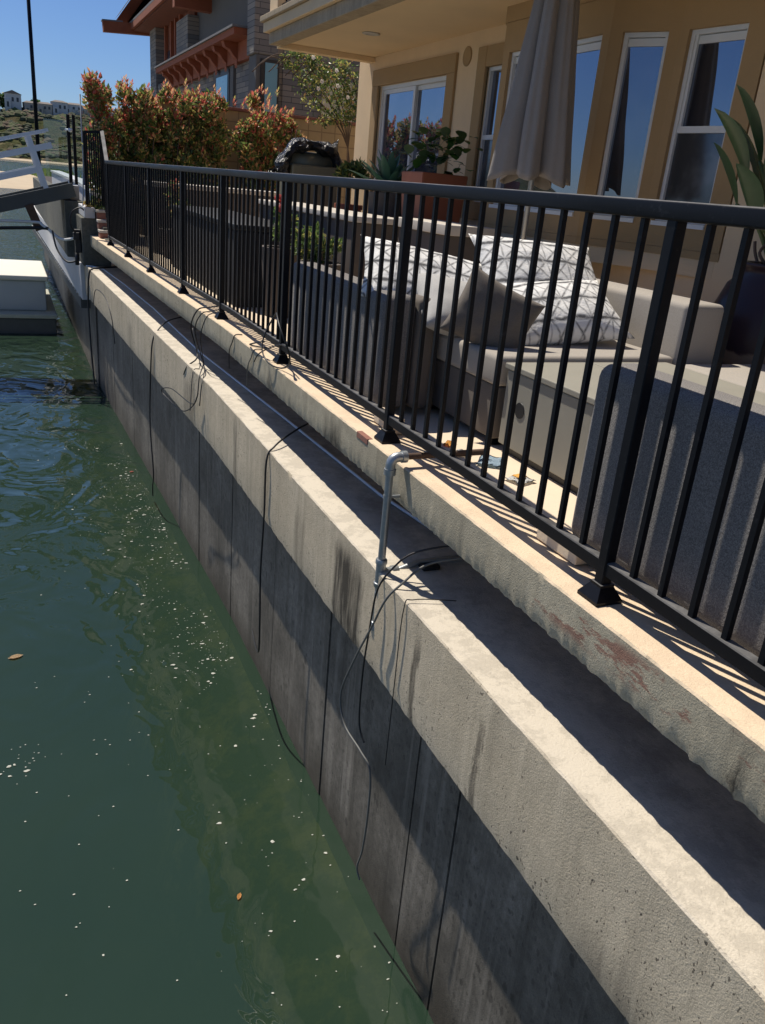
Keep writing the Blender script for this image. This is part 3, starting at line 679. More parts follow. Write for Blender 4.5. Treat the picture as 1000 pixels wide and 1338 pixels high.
bm = bmesh.new(); box(bm, -4.463, 0.678, 20.710, 21.870, -3.051, -2.428, bev=.03, seg=3); o = mesh_obj('body', bm, m_fg, db, smooth=RAD(40)); o.location = (2, -19.6, 3.05)
bm = bmesh.new(); box(bm, -10.712, 0.857, 20.549, 22.495, -3.142, -3.053, bev=.02); dkc('deck', bm, m_deck)
bm = bmesh.new(); box(bm, -10.712, 0.830, 20.549, 22.451, -3.838, -3.145, bev=.02); dkc('float', bm, m_dark_beam)

# tall dark mast far beyond the gangway
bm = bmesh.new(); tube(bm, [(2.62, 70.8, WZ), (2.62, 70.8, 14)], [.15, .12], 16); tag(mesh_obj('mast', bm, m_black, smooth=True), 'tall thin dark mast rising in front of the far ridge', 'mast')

# utility lines at the gangway foot
bm = bmesh.new(); tube(bm, spline([(-6, 14.9, -1.42), (-1, 14.9, -1.05), (.35, 14.9, -.98), (.55, 14.85, -1.02), (.78, 14.7, -1.19), (.92, 14.4, -1.17), (1.03, 14.1, -1.10)], 8), .022, 8)
tag(mesh_obj('water_hose', bm, m_vinyl, smooth=True), 'white hose running from the float to the grey wall block', 'hose')
bm = bmesh.new(); tube(bm, spline([(-6, 14.9, -1.56), (-1, 14.9, -1.17), (.36, 14.9, -1.07), (.62, 14.8, -1.06)], 8), .026, 8)
tag(mesh_obj('power_line', bm, m_rubber, smooth=True), 'thick black power line below the white hose at the gangway', 'cable')
pp = thing('power_pedestal', 'black utility hookup with looping hoses on the grey wall block', 'utility box', (1.0, 13.9, -1.2))
bm = bmesh.new(); box(bm, .955, 1.045, 13.85, 13.98, -1.32, -.98, bev=.01); box(bm, .93, 1.02, 13.80, 13.9, -1.13, -1.02, bev=.01); tube(bm, [(.97, 13.84, -1.32), (.97, 13.84, -1.50)], .03); o = mesh_obj('box', bm, m_rubber, pp); o.location = (-1, -13.9, 1.2)
bm = bmesh.new(); tube(bm, spline([(1.0, 13.83, -1.06), (.90, 13.8, -.92), (.92, 13.8, -.74), (1.04, 13.8, -.66), (1.11, 13.8, -.70)], 8), .012, 8); tube(bm, spline([(.66, 14.3, -1.05), (.70, 14.1, -1.30), (.82, 13.9, -1.46), (.97, 13.84, -1.44)], 8), .014, 8); o = mesh_obj('hose', bm, m_rubber, pp); o.location = (-1, -13.9, 1.2)

# ---------------------------------------------------------------- pipes and cables on the wall
gpipe = thing('standpipe', 'galvanised steel standpipe in front of the slab edge with elbow and tee', 'pipe', (1.36, 2.87, -1.5))
def gc(name, bm, mat=m_galv): o = mesh_obj(name, bm, mat, gpipe, smooth=RAD(50)); o.location = (-1.36, -2.87, 1.5); return o
YP = 2.80
bm = bmesh.new(); tube(bm, [(1.345, YP, -1.76), (1.345, YP, -1.035)], .0165, 14); gc('riser', bm)
bm = bmesh.new(); tube(bm, [(1.345, YP, -1.055)] + [(1.345 + .030 - .030 * cos(a), YP, -1.025 + .030 * sin(a)) for a in (0, .4, .8, 1.2, 1.57)] + [(1.395, YP, -.995)], .021, 14); tube(bm, [(1.39, YP, -.995), (1.412, YP, -.995)], .025, 14)
lathe(bm, [(.025, -.012), (.025, .012)], 16, c=(1.345, YP, -1.055)); gc('elbow', bm)
bm = bmesh.new(); tube(bm, [(1.40, YP, -.995), (1.80, YP + .01, -.995)], .0135, 12); gc('feed_pipe', bm, m_rust)
bm = bmesh.new(); lathe(bm, [(.023, -.065), (.025, -.06), (.025, -.045), (.021, -.042), (.021, .042), (.025, .045), (.025, .06), (.023, .065)], 16, c=(1.345, YP, -1.51)); tube(bm, [(1.345, YP, -1.51), (1.42, YP, -1.51)], .021, 12); tube(bm, [(1.395, YP, -1.51), (1.425, YP, -1.51)], .026, 12); gc('tee', bm)
bm = bmesh.new(); lathe(bm, [(.020, -.03), (.024, -.028), (.024, .008), (.020, .012)], 14, c=(1.345, YP, -1.755)); lathe(bm, [(.0175, -.02), (.0175, .02)], 14, c=(1.345, YP, -1.62)); gc('end_cap', bm)
bm = bmesh.new(); lathe(bm, [(.018, -.01), (.018, .01)], 14, c=(1.345, YP, -1.165)); tube(bm, [(1.345, YP, -1.165), (1.40, YP, -1.165)], .007, 8); gc('clip', bm)
bm = bmesh.new(); tube(bm, [(1.42, YP, -1.475 - .035), (1.52, YP, -1.478), (1.90, YP, -1.478)], .0135, 12); gc('cross_pipe', bm)
bm = bmesh.new(); box(bm, 1.52, 1.60, YP - .06, YP + .0, -1.4975, -1.478, bev=.004); gc('support_block', bm, m_rubber)
bm = bmesh.new(); tube(bm, [(1.80, YP + .015, -1.485), (1.69, 3.6, -1.485), (1.62, 5.06, -1.485), (1.50, 7.2, -1.487), (1.47, 9.71, -1.487), (1.40, 11.6, -1.487), (1.30, 13.3, -1.487), (1.18, 13.62, -1.487), (1.08, 13.66, -1.487)], .0085, 8)
tag(mesh_obj('water_pipe', bm, m_pvc, smooth=True), 'thin white plastic pipe lying along the shaded wall ledge', 'pipe')

def cable(label, pts, r=.005, mat=m_rubber, name='cable', n=10):
    bm = bmesh.new(); tube(bm, spline(pts, n), r, 6); return tag(mesh_obj(name, bm, mat, smooth=True), label, 'cable')
# near group beside the standpipe (both come from under the slab)
cable('black cable looping from under the slab over the cap beside the standpipe', [(1.85, 2.75, -1.44), (1.62, 2.62, -1.33), (1.45, 2.70, -1.38), (1.36, 2.72, -1.455), (1.310, 2.74, -1.56), (1.30, 2.76, -1.75), (1.30, 2.79, -2.0), (1.30, 2.78, -2.25), (1.31, 2.73, -2.33)], .0045)
cable('grey cable bowing out over the cap and hanging to the waterline by the standpipe', [(1.85, 2.69, -1.45), (1.64, 2.56, -1.36), (1.47, 2.62, -1.40), (1.36, 2.62, -1.475), (1.305, 2.64, -1.55), (1.29, 2.72, -1.72), (1.28, 2.86, -1.98), (1.28, 2.97, -2.22), (1.29, 2.92, -2.36), (1.30, 2.74, -2.38), (1.32, 2.66, -2.44), (1.34, 2.68, -2.70), (1.36, 2.74, -2.98), (1.37, 2.80, -3.15), (1.38, 2.78, -3.22)], .005, m_greycable)
cable('thin straight black wire hanging down the cap right of the standpipe', [(1.52, 2.45, -1.485), (1.36, 2.50, -1.485), (1.322, 2.51, -1.53), (1.322, 2.52, -1.9), (1.325, 2.53, -2.3)], .0022)
cable('black cable crossing the ledge and hanging down the cap left of the dark wet stain', [(1.95, 5.0, -1.45), (1.72, 4.86, -1.46), (1.52, 4.62, -1.45), (1.37, 4.46, -1.475), (1.315, 4.44, -1.56), (1.315, 4.45, -1.9), (1.31, 4.47, -2.3), (1.31, 4.45, -2.65), (1.33, 4.52, -2.92), (1.38, 4.78, -3.03), (1.42, 5.0, -3.05)], .006)
cable('black cable crossing the ledge farther along and dangling down to the water', [(1.9, 9.2, -1.46), (1.62, 8.95, -1.47), (1.42, 8.5, -1.44), (1.30, 8.32, -1.50), (1.245, 8.3, -1.62), (1.235, 8.4, -2.0), (1.23, 8.45, -2.5), (1.24, 8.35, -3.0), (1.25, 8.5, -3.2), (1.28, 8.7, -3.40)], .007)
cable('thick black cable draped over the far end of the cap by the grey wall block', [(1.55, 13.4, -1.45), (1.3, 13.25, -1.46), (1.13, 13.2, -1.48), (1.075, 13.2, -1.6), (1.06, 13.3, -2.0), (1.06, 13.2, -2.6), (1.08, 13.1, -3.2)], .013)
cable('thin curved wire arching across the far cap face', [(1.10, 12.9, -1.95), (1.06, 12.0, -1.62), (1.10, 11.2, -1.60), (1.13, 10.8, -1.8), (1.145, 10.7, -2.1)], .006)
cb = thing('cable_bundle', 'tangled bundle of black cables spilling from the railing over the ledge and cap', 'cables', (1.45, 6.9, -1.04))
def cc(pts, r=.005, mat=m_rubber):
    bm = bmesh.new(); tube(bm, spline(pts, 10), r, 6); o = mesh_obj('cable', bm, mat, cb, smooth=True); o.location = (-1.45, -6.9, 1.04)
cc([(1.52, 6.45, -.96), (1.44, 6.62, -1.0), (1.37, 6.72, -1.04), (1.345, 6.86, -1.2), (1.40, 6.9, -1.40), (1.38, 6.82, -1.46), (1.31, 6.83, -1.52), (1.30, 6.95, -1.62)], .006)
cc([(1.53, 6.35, -.96), (1.44, 6.50, -1.01), (1.37, 6.58, -1.05), (1.345, 6.7, -1.2), (1.42, 6.8, -1.44), (1.38, 6.55, -1.45), (1.31, 6.35, -1.50), (1.28, 6.30, -1.66), (1.26, 6.45, -1.74), (1.22, 7.1, -1.78), (1.19, 7.45, -1.88), (1.23, 7.3, -1.93), (1.26, 6.8, -1.90), (1.28, 6.45, -1.76), (1.29, 6.30, -1.62)], .0045)
cc([(1.54, 6.25, -.96), (1.44, 6.42, -1.01), (1.38, 6.45, -1.06), (1.35, 6.5, -1.22), (1.40, 6.62, -1.45), (1.36, 6.40, -1.47), (1.30, 6.22, -1.54), (1.285, 6.22, -1.70)], .004)
cc([(1.345, 6.80, -1.2), (1.37, 6.62, -1.47), (1.31, 6.60, -1.52), (1.29, 6.62, -1.85)], .004, m_greycable)
bm = bmesh.new(); pts = [(1.40 + .03 * sin(a * 2), 4.62 + .23 * cos(a), -.88 + .155 * sin(a)) for a in [i * 2 * pi / 30 for i in range(30)]]
tube(bm, pts, .005, 6, closed=True); tube(bm, spline([(1.40, 4.86, -.93), (1.395, 5.1, -.99), (1.42, 5.25, -1.03), (1.50, 5.15, -1.03)], 8), .005, 6)
tube(bm, spline([(1.43, 4.40, -.90), (1.45, 4.7, -.92), (1.40, 4.95, -1.02), (1.39, 5.05, -1.1)], 8), .004, 6)
tag(mesh_obj('coiled_cable', bm, m_rubber, smooth=True), 'black cable coil hanging on the railing foot above the slab edge', 'cable')
for i, (y, lab) in enumerate([(5.63, 'thin black wire hanging over the slab edge beside a railing foot'), (5.12, 'thin pale wire dangling over the slab edge near the coiled cable')]):
    cable(lab, [(1.46, y, -1.033), (1.41, y, -1.036), (1.395, y + .02, -1.09), (1.395, y + .1, -1.17), (1.40, y + .12, -1.30)], .004, m_rubber if i == 0 else m_greycable)
# small bricks packed under the railing
for i, (y, lab, mt) in enumerate([(1.93, 'pale concrete block under the railing beside the nearest railing foot', m_patio), (3.33, 'pale concrete block under the railing by the second railing foot', m_patio)]):
    bm = bmesh.new(); box(bm, 1.54, 1.60, y - .11, y + .11, -1.035, -.965, bev=.005); tag(mesh_obj('spacer_block', bm, mt), lab, 'block')
bm = bmesh.new(); box(bm, 1.4025, 1.43, 3.18, 3.31, -1.068, -1.0385, bev=.003); tag(mesh_obj('brick_chip', bm, m_brick), 'red brick piece set in the slab edge near the standpipe', 'brick')

# ---------------------------------------------------------------- patio furniture
def cushion(name, x0, x1, y0, y1, z0, z1, mat, parent, bev=.035, puff=.0, rot=None):
    bm = bmesh.new(); box(bm, x0, x1, y0, y1, z0, z1, bev=bev, seg=4)
    if puff:
        bmesh.ops.subdivide_edges(bm, edges=bm.edges[:], cuts=2, use_grid_fill=True)
        c = Vector(((x0 + x1) / 2, (y0 + y1) / 2, (z0 + z1) / 2)); h = Vector(((x1 - x0) / 2, (y1 - y0) / 2, (z1 - z0) / 2))
        for v in bm.verts:
            d = v.co - c; u = [abs(d[i]) / h[i] for i in range(3)]
            v.co.z += puff * (1 - min(1, u[0]) ** 2) * (1 - min(1, u[1]) ** 2) * (1 if d.z > 0 else 0)
    o = mesh_obj(name, bm, mat, parent, smooth=RAD(50))
    L = parent.location; o.location = (-L.x, -L.y, -L.z); return o
PZ = -1.036
ns = thing('sofa', 'charcoal woven outdoor sofa seen from behind against the near railing', 'sofa', (2, .9, PZ))
cushion('backrest', 1.565, 1.72, -.6, 1.93, -.985, -.415, m_char, ns, .045)
cushion('seat', 1.722, 2.45, -.6, 1.90, -.80, -.64, m_greige, ns, .04)
cushion('base', 1.74, 2.43, -.58, 1.88, -.99, -.803, m_char, ns, .01)
for (x, y) in ((1.62, 1.84), (2.38, 1.84), (1.62, -.5), (2.38, -.5)):
    cushion('foot', x - .03, x + .03, y - .03, y + .03, PZ, -.986, m_black, ns, .004)
fs = thing('sofa', 'long charcoal sofa behind the railing with pale seat, left of the pillows', 'sofa', (2, 4.2, PZ))
cushion('backrest', 1.58, 1.76, 3.52, 4.98, -1.0, -.455, m_char, fs, .045)
cushion('armrest', 1.762, 1.86, 3.50, 3.66, -1.0, -.46, m_taupe, fs, .03)
cushion('seat', 1.764, 2.5, 3.68, 4.96, -.80, -.62, m_ltgrey, fs, .04)
cushion('base', 1.80, 2.48, 3.70, 4.94, -1.02, -.803, m_taupe, fs, .01)
bk = thing('sofa', 'greige corner sofa module facing the table with patterned pillows on it', 'sofa', (2.4, 3.4, PZ))
cushion('seat', 1.90, 2.88, 2.975, 3.72, -.76, -.625, m_greige, bk, .025)
cushion('base', 1.92, 2.86, 2.99, 3.72, -1.0, -.762, m_taupe, bk, .01)
cushion('side_panel', 2.885, 3.13, 2.97, 4.25, -1.0, -.375, m_greige, bk, .03)
cushion('backrest', 1.92, 2.88, 3.76, 4.0, -1.0, -.40, m_greige, bk, .04)
for (x, y) in ((1.97, 3.04), (2.8, 3.04), (1.97, 3.66)):
    cushion('foot', x - .03, x + .03, y - .03, y + .03, PZ, -1.001, m_black, bk, .004)
# low table with a round cable hole
tb = thing('coffee_table', 'low boxy greige table with a round hole in its side', 'table', (2.35, 2.6, PZ))
bm = bmesh.new(); box(bm, 1.93, 2.80, 1.98, 2.945, -1.0, -.672, bev=.006)
o = mesh_obj('body', bm, m_table, tb); o.location = (-2.35, -2.6, -PZ)
bm = bmesh.new(); box(bm, 1.92, 2.36, 1.97, 2.955, -.669, -.645, bev=.004); box(bm, 2.366, 2.81, 1.97, 2.955, -.669, -.645, bev=.004); o = mesh_obj('top', bm, m_table, tb); o.location = (-2.35, -2.6, -PZ)
bm = bmesh.new(); tube(bm, [(1.9265, 2.81, -.82), (1.935, 2.81, -.82)], .034, 24); o = mesh_obj('grommet', bm, m_rubber, tb); o.location = (-2.35, -2.6, -PZ)
bm = bmesh.new(); box(bm, 1.955, 2.78, 2.0, 2.92, PZ, -1.001); o = mesh_obj('plinth', bm, m_rubber, tb); o.location = (-2.35, -2.6, -PZ)
ot = thing('ottoman', 'wide taupe ottoman between the table and the glazed pot', 'ottoman', (3.2, 2.4, PZ))
cushion('cushion', 2.83, 3.62, 1.75, 2.93, -.76, -.645, m_greige, ot, .025)
cushion('base', 2.86, 3.60, 1.78, 2.90, PZ, -.762, m_taupe, ot, .01)
# dark strip by the house, built as a low bench
bench = thing('bench', 'dark low bench standing along the house wall behind the sofa', 'bench', (3.6, 4.5, PZ))
cushion('top', 3.48, 3.74, 3.75, 6.0, -.50, -.45, m_taupe, bench, .006)
for y in (3.85, 5.9): cushion('leg', 3.51, 3.71, y - .03, y + .03, PZ, -.502, m_taupe, bench, .004)

def pillow(label, name, w, h, t, mat, loc, rot, group=None, sag=.0):
    bm = bmesh.new(); N = 22
    sides = []
    for s in (1, -1):
        grid = []
        for i in range(N + 1):
            row = []
            for j in range(N + 1):
                u = -1 + 2 * i / N; v = -1 + 2 * j / N
                e = (1 - abs(u) ** 2.4) * (1 - abs(v) ** 2.4); e = max(e, 0) ** .55
                pin = 1 - .10 * (1 - abs(v)) ** .0 * (v * v) * 0
                x = u * w / 2 * (1 - .07 * (1 - v * v)); z = v * h / 2 * (1 - .09 * (1 - u * u))
                wr = .010 * mnoise.noise(Vector((u * 3 + loc[0], v * 3, s * 2.0))) * e
                row.append((x, s * (t / 2 * e) + wr, z - sag * u * u))
            grid.append(row)
        sides.append(grid)
    V = [[[None] * (N + 1) for _ in range(N + 1)] for _ in range(2)]
    for q in range(2):
        for i in range(N + 1):
            for j in range(N + 1):
                if q == 1 and (i in (0, N) or j in (0, N)): V[1][i][j] = V[0][i][j]
                else: V[q][i][j] = bm.verts.new(sides[q][i][j])
    for q in range(2):
        for i in range(N):
            for j in range(N):
                a = (V[q][i][j], V[q][i + 1][j], V[q][i + 1][j + 1], V[q][i][j + 1])
                bm.faces.new(a if q else a[::-1])
    bmesh.ops.recalc_face_normals(bm, faces=bm.faces[:])
    o = mesh_obj(name, bm, mat, smooth=True); o.location = loc; o.rotation_euler = rot
    return tag(o, label, 'pillow', group)
pillow('white shibori pillow standing upright at the back, topmost of the pile', 'patterned_pillow', .72, .44, .17, m_shib, (2.52, 3.68, -.33), (RAD(-50), RAD(2), RAD(-6)), 'patterned pillows on the sofa')
pillow('white shibori pillow leaning in front of the upright one on the seat', 'patterned_pillow', .70, .44, .19, m_shib, (2.44, 3.38, -.49), (RAD(-58), RAD(-5), RAD(-4)), 'patterned pillows on the sofa')
pillow('long white shibori pillow at the left end of the pile by the charcoal sofa', 'patterned_pillow', .80, .46, .18, m_shib, (1.98, 3.80, -.42), (RAD(-55), RAD(9), RAD(-14)), 'patterned pillows on the sofa')
pillow('plain pale grey pillow lying in front of the long shibori one', 'plain_pillow', .50, .44, .20, m_ltgrey, (2.02, 3.56, -.52), (RAD(-62), RAD(12), RAD(-8)))
pillow('plain taupe pillow tipped on its edge in the shade at the sofa corner', 'plain_pillow', .38, .32, .13, m_taupe, (2.00, 3.24, -.50), (RAD(-8), RAD(24), RAD(-24)))

# paper napkins on the patio floor
m_nap = plain('white_paper', (.72, .72, .70), .9); m_orange = plain('orange_print', (.70, .34, .06), .8); m_bluep = plain('pale_blue_paper', (.40, .52, .62), .8)
def paper(label, x, y, w, h, r, mat, extra=None):
    t = thing('paper_litter', label, 'paper', (x, y, -1.035), r)
    bm = bmesh.new(); N = 6
    g = [[bm.verts.new((-w / 2 + w * i / N, -h / 2 + h * j / N, .004 + .012 * (mnoise.noise(Vector((i * .6 + x * 9, j * .6, 0))) + .5))) for j in range(N + 1)] for i in range(N + 1)]
    for i in range(N):
        for j in range(N): bm.faces.new((g[i][j], g[i + 1][j], g[i + 1][j + 1], g[i][j + 1]))
    bmesh.ops.solidify(bm, geom=bm.faces[:], thickness=.002)
    mesh_obj('sheet', bm, mat, t, smooth=True)
    if extra:
        bm = bmesh.new(); box(bm, -w * .22, w * .18, -h * .2, h * .25, .019, .023, bev=.001); mesh_obj('print', bm, extra, t)
paper('white paper with an orange print on the patio floor under the table edge', 1.80, 2.55, .10, .09, .3, m_nap, m_orange)
paper('pale blue paper lying on the patio floor behind the bottom rail', 1.80, 2.78, .14, .10, .9, m_bluep)
paper('crumpled white paper beside the pale blue one on the patio floor', 1.70, 2.90, .12, .07, .2, m_nap)
paper('small orange wrapper farthest along the patio floor behind the railing', 1.74, 3.04, .08, .04, .7, m_orange)

# closed umbrella
um = thing('umbrella', 'closed beige patio umbrella standing in front of the bay window', 'umbrella', (3.30, 5.08, PZ))
bm = bmesh.new(); tube(bm, [(0, 0, .05), (0, 0, 2.75)], .019, 12); mesh_obj('pole', bm, m_galv, um, smooth=True)
bm = bmesh.new(); lathe(bm, [(.26, 0), (.26, .03), (.24, .05), (.04, .07), (.035, .25), (.022, .26)], 32); mesh_obj('base', bm, m_rubber, um)
bm = bmesh.new(); NA, NZ = 144, 44; rings = []
zt, zb = 2.95, 1.22
rnd = random.Random(5)
tip = [rnd.uniform(-.09, .09) for _ in range(8)]; wid = [rnd.uniform(.85, 1.12) for _ in range(8)]; skew = [rnd.uniform(.35, .65) for _ in range(8)]
for j in range(NZ + 1):
    v = j / NZ; ring = []
    for i in range(NA):
        a = 2 * pi * i / NA; q = a * 6 / (2 * pi); k = int(q) % 6; ph = q - int(q)
        ph = ph / (2 * skew[k]) if ph < skew[k] else .5 + (ph - skew[k]) / (2 * (1 - skew[k]))
        f0 = max(0, sin(pi * ph)); fold = f0 ** .75                       # eight gathered pleats
        w0 = wid[k] * f0 + (1 - f0)
        R0 = .045 + .235 * v ** .95
        pl = .30 + .28 * v
        r = R0 * (1 - pl + pl * fold) * (1 + (w0 - 1) * v) + .007 * v * sin(a * 21 + 3 * v) + .012 * v * mnoise.noise(Vector((cos(a) * 2.5, sin(a) * 2.5, v * 5)))
        low = zb - .02 - .09 * f0 ** 1.5 + .7 * tip[k] * f0
        z = zt + (low - zt) * v
        ring.append(bm.verts.new((r * cos(a + .25 * v), r * sin(a + .25 * v), z)))
    rings.append(ring)
for A, B in zip(rings, rings[1:]):
    for k in range(NA): bm.faces.new((A[k], A[(k + 1) % NA], B[(k + 1) % NA], B[k]))
bmesh.ops.recalc_face_normals(bm, faces=bm.faces[:])
bmesh.ops.solidify(bm, geom=bm.faces[:], thickness=.006)
mesh_obj('canopy', bm, m_umb, um, smooth=True)

# ---------------------------------------------------------------- plants
def leafs(bm, center, n, spread, size, mats, up=.3, clumps=14, shape=None, seed=0, zlo=None, column=False):
    rnd = random.Random(seed)
    cl = []
    for k in range(clumps):
        while True:
            d = Vector((rnd.uniform(-1, 1), rnd.uniform(-1, 1), rnd.uniform(-1, 1)))
            if column:
                if Vector((d.x, d.y)).length < 1: break
            elif d.length < 1: break
        cl.append((Vector((d.x * spread[0], d.y * spread[1], d.z * spread[2])), rnd.uniform(.22, .42)))
    for k in range(n):
        c0, cr = cl[rnd.randrange(clumps)]
        d = Vector((rnd.gauss(0, 1), rnd.gauss(0, 1), rnd.gauss(0, 1))).normalized() * cr * rnd.uniform(.35, 1.05)
        p = Vector(center) + c0 + Vector((d.x * spread[0] * 1.0, d.y * spread[1] * 1.0, d.z * min(spread[2], spread[0] * 1.3)))
        if zlo is not None and p.z < zlo: continue
        ax = (d * 1.0 + Vector((rnd.gauss(0, .5), rnd.gauss(0, .5), rnd.gauss(0, .5) + up))).normalized()
        s = ax.cross(Vector((rnd.gauss(0, 1), rnd.gauss(0, 1), rnd.gauss(0, 1)))).normalized(); nn = ax.cross(s)
        L = size * rnd.uniform(.7, 1.3); w = L * .24
        a = bm.verts.new(p); b = bm.verts.new(p + ax * L * .5 + s * w + nn * w * .35); c = bm.verts.new(p + ax * L + nn * -.1 * L); e = bm.verts.new(p + ax * L * .5 - s * w + nn * w * .35)
        rel = (p.z - center[2]) / max(spread[2], .01)
        mi = mats(rnd, rel, d)
        f = bm.faces.new((a, b, c)); f.material_index = mi; f = bm.faces.new((a, c, e)); f.material_index = mi
LM = [L_green, L_dark, L_yel, L_red, L_orange, L_blue]
def photinia(rnd, rel, d):
    q = rnd.random() - .16 * rel
    if q < .03: return 3
    if q < .19: return 4
    if q < .38: return 2
    if q < .76: return 0
    return 1
def photinia_b(rnd, rel, d):
    q = rnd.random() - .26 * rel
    if q < .08: return 3
    if q < .27: return 4
    if q < .44: return 2
    if q < .76: return 0
    return 1
bushes = [(1.52, 13.95, .36, 1.10, 4400, photinia_b, 'tall photinia bush with red tips at the left end of the hedge'), (2.02, 13.95, .34, 1.06, 4200, photinia, 'dense orange-green photinia bush second from the left end of the hedge'),
          (2.52, 13.95, .34, 1.12, 4200, photinia, 'photinia bush in the middle of the hedge against the stone house'), (3.02, 13.98, .30, 1.13, 3400, photinia, 'green photinia bush just left of the gap in the hedge'),
          (3.72, 13.95, .36, 1.22, 3300, photinia_b, 'loose photinia bush with red tips right of the gap in the hedge'),
          (4.28, 14.0, .34, 1.02, 2900, photinia_b, 'photinia bush at the right end of the hedge under the climbing rose')]
for i, (x, y, r, zt_, n, fn, lab) in enumerate(bushes):
    t = thing('photinia_bush', lab, 'bush', (x, y, PZ), 0, 'photinia bushes along the boundary wall')
    bm = bmesh.new(); rnd = random.Random(i)
    for k in range(6):
        a = rnd.random() * 6.28; tube(bm, spline([(0, 0, 0), (r * .3 * cos(a), r * .3 * sin(a), .7), (r * .6 * cos(a), r * .5 * sin(a), 1.3), (r * .7 * cos(a + .3), r * .5 * sin(a), 1.8)], 4), [.018 - .012 * q / 12 for q in range(13)], 5)
    mesh_obj('stem', bm, m_bark, t, smooth=True)
    bm = bmesh.new(); H = zt_ - PZ
    leafs(bm, (0, 0, H * .54), int(n * 1.7), (r * .92, .28, H * .44), .078, fn, .45, 60 if i < 4 else 26, seed=i + 20, zlo=.15, column=i < 4)
    # young shoots standing proud of the top
    for k in range(14):
        bx = rnd.uniform(-r, r); by = rnd.uniform(-.25, .25); bz = H * rnd.uniform(.86, 1.0); hh = rnd.uniform(.05, .14)
        tilt = Vector((rnd.gauss(0, .2), rnd.gauss(0, .2), 1)).normalized()
        for q in range(11):
            p = Vector((bx, by, bz)) + tilt * hh * q / 10; ang = q * 2.4; ax = Vector((cos(ang), sin(ang), 1.0 if q < 8 else 2)).normalized(); s = ax.cross(Vector((0, 0, 1))).normalized()
            L = .065; A = bm.verts.new(p); B = bm.verts.new(p + ax * L * .5 + s * L * .2); Cc = bm.verts.new(p + ax * L); D = bm.verts.new(p + ax * L * .5 - s * L * .2)
            f = bm.faces.new((A, B, Cc, D)); f.material_index = 3 if rnd.random() < .45 else (4 if rnd.random() < .6 else 2)
    mesh_obj('foliage', bm, LM, t)

# block boundary wall
bw = thing('block_wall', 'tan concrete block boundary wall behind the hedge', 'wall', (3, 14.6, PZ))
bm = bmesh.new(); box(bm, 2.0, 9.5, 14.42, 14.58, PZ - .1, .96); o = mesh_obj('wall', bm, m_block, bw); o.location = (-3, -14.6, -PZ)
bm = bmesh.new(); box(bm, 1.98, 9.5, 14.39, 14.61, .962, 1.01, bev=.006); o = mesh_obj('coping', bm, m_brick, bw); o.location = (-3, -14.6, -PZ)

# climbing rose above the wall, beside the house corner
cr = thing('climbing_rose', 'climbing rose with white flowers hanging beside the house corner', 'plant', (4.8, 13.6, PZ))
bm = bmesh.new()
for k in range(9):
    rnd = random.Random(k + 50); x = .5 - k * .13
    tube(bm, spline([(.6, .3, 0), (.5, .2, 1.6), (x * .9 + .1, .1, 2.4 + .1 * rnd.random()), (x - .35, -.05, 2.72 + .12 * rnd.random()), (x - .7, -.1, 2.62 - .2 * rnd.random())], 5), .008, 5)
mesh_obj('stem', bm, m_bark, cr, smooth=True)
bm = bmesh.new()
def rosefn(rnd, rel, d):
    q = rnd.random(); return 0 if q < .45 else (2 if q < .72 else (1 if q < .93 else 4))
leafs(bm, (.15, 0, 2.42), 2100, (.62, .25, .50), .060, rosefn, 0, 26, seed=71)
leafs(bm, (-.45, -.05, 2.72), 500, (.42, .15, .14), .055, rosefn, 0, 10, seed=72)
mesh_obj('foliage', bm, LM, cr)
for k in range(7):
    rnd = random.Random(k + 300); bm = bmesh.new(); c = Vector((rnd.uniform(-.4, .65), -.34, rnd.uniform(2.05, 2.80)))
    for q in range(16):
        a = q * 2.4; r = .010 + .018 * q / 16; d = Vector((cos(a), -.6, sin(a))).normalized(); s = d.cross(Vector((0, 1, 0))).normalized()
        p = c + d * r; bm.faces.new([bm.verts.new(v) for v in (p - s * .015, p + d * .018, p + s * .015, p - d * .006)])
    mesh_obj('flower', bm, [L_white], cr)

# planters and kitchen counter beyond the sofa
pl = thing('planter_box', 'brown rectangular planter with pale stone rim behind the charcoal sofa', 'planter', (2.75, 8, PZ))
def pc(name, b, mat, par, bev=.006): return cushion(name, *b, mat, par, bev)
pc('body', (2.60, 3.05, 6.5, 9.4, PZ, -.275), m_brown_planter, pl); pc('rim', (2.57, 3.08, 6.46, 9.44, -.272, -.225), m_stone_top, pl)
pl2 = thing('planter_box', 'shorter brown planter with pale rim before the sliding door', 'planter', (3.0, 6.2, PZ))
pc('body', (2.90, 3.25, 5.45, 6.30, PZ, -.275), m_brown_planter, pl2); pc('rim', (2.87, 3.28, 5.42, 6.34, -.272, -.20), m_stone_top, pl2)
pl3 = thing('counter', 'dark outdoor counter with pale top in front of the hedge', 'counter', (2.4, 11.6, PZ))
pc('body', (1.75, 3.7, 11.3, 11.9, PZ, -.23), m_brown_planter, pl3); pc('top', (1.72, 3.73, 11.27, 11.93, -.227, -.17), m_stone_top, pl3)
pl4 = thing('storage_bench', 'black storage bench behind the far railing pickets', 'bench', (2.0, 7.5, PZ))
pc('body', (1.72, 2.30, 6.9, 9.9, PZ, -.42), plain('black_wicker', (.018, .018, .02), .7, 0, .3, 90, .5), pl4, .02); pc('lid', (1.70, 2.32, 6.88, 9.92, -.417, -.37), m_rubber, pl4, .012)

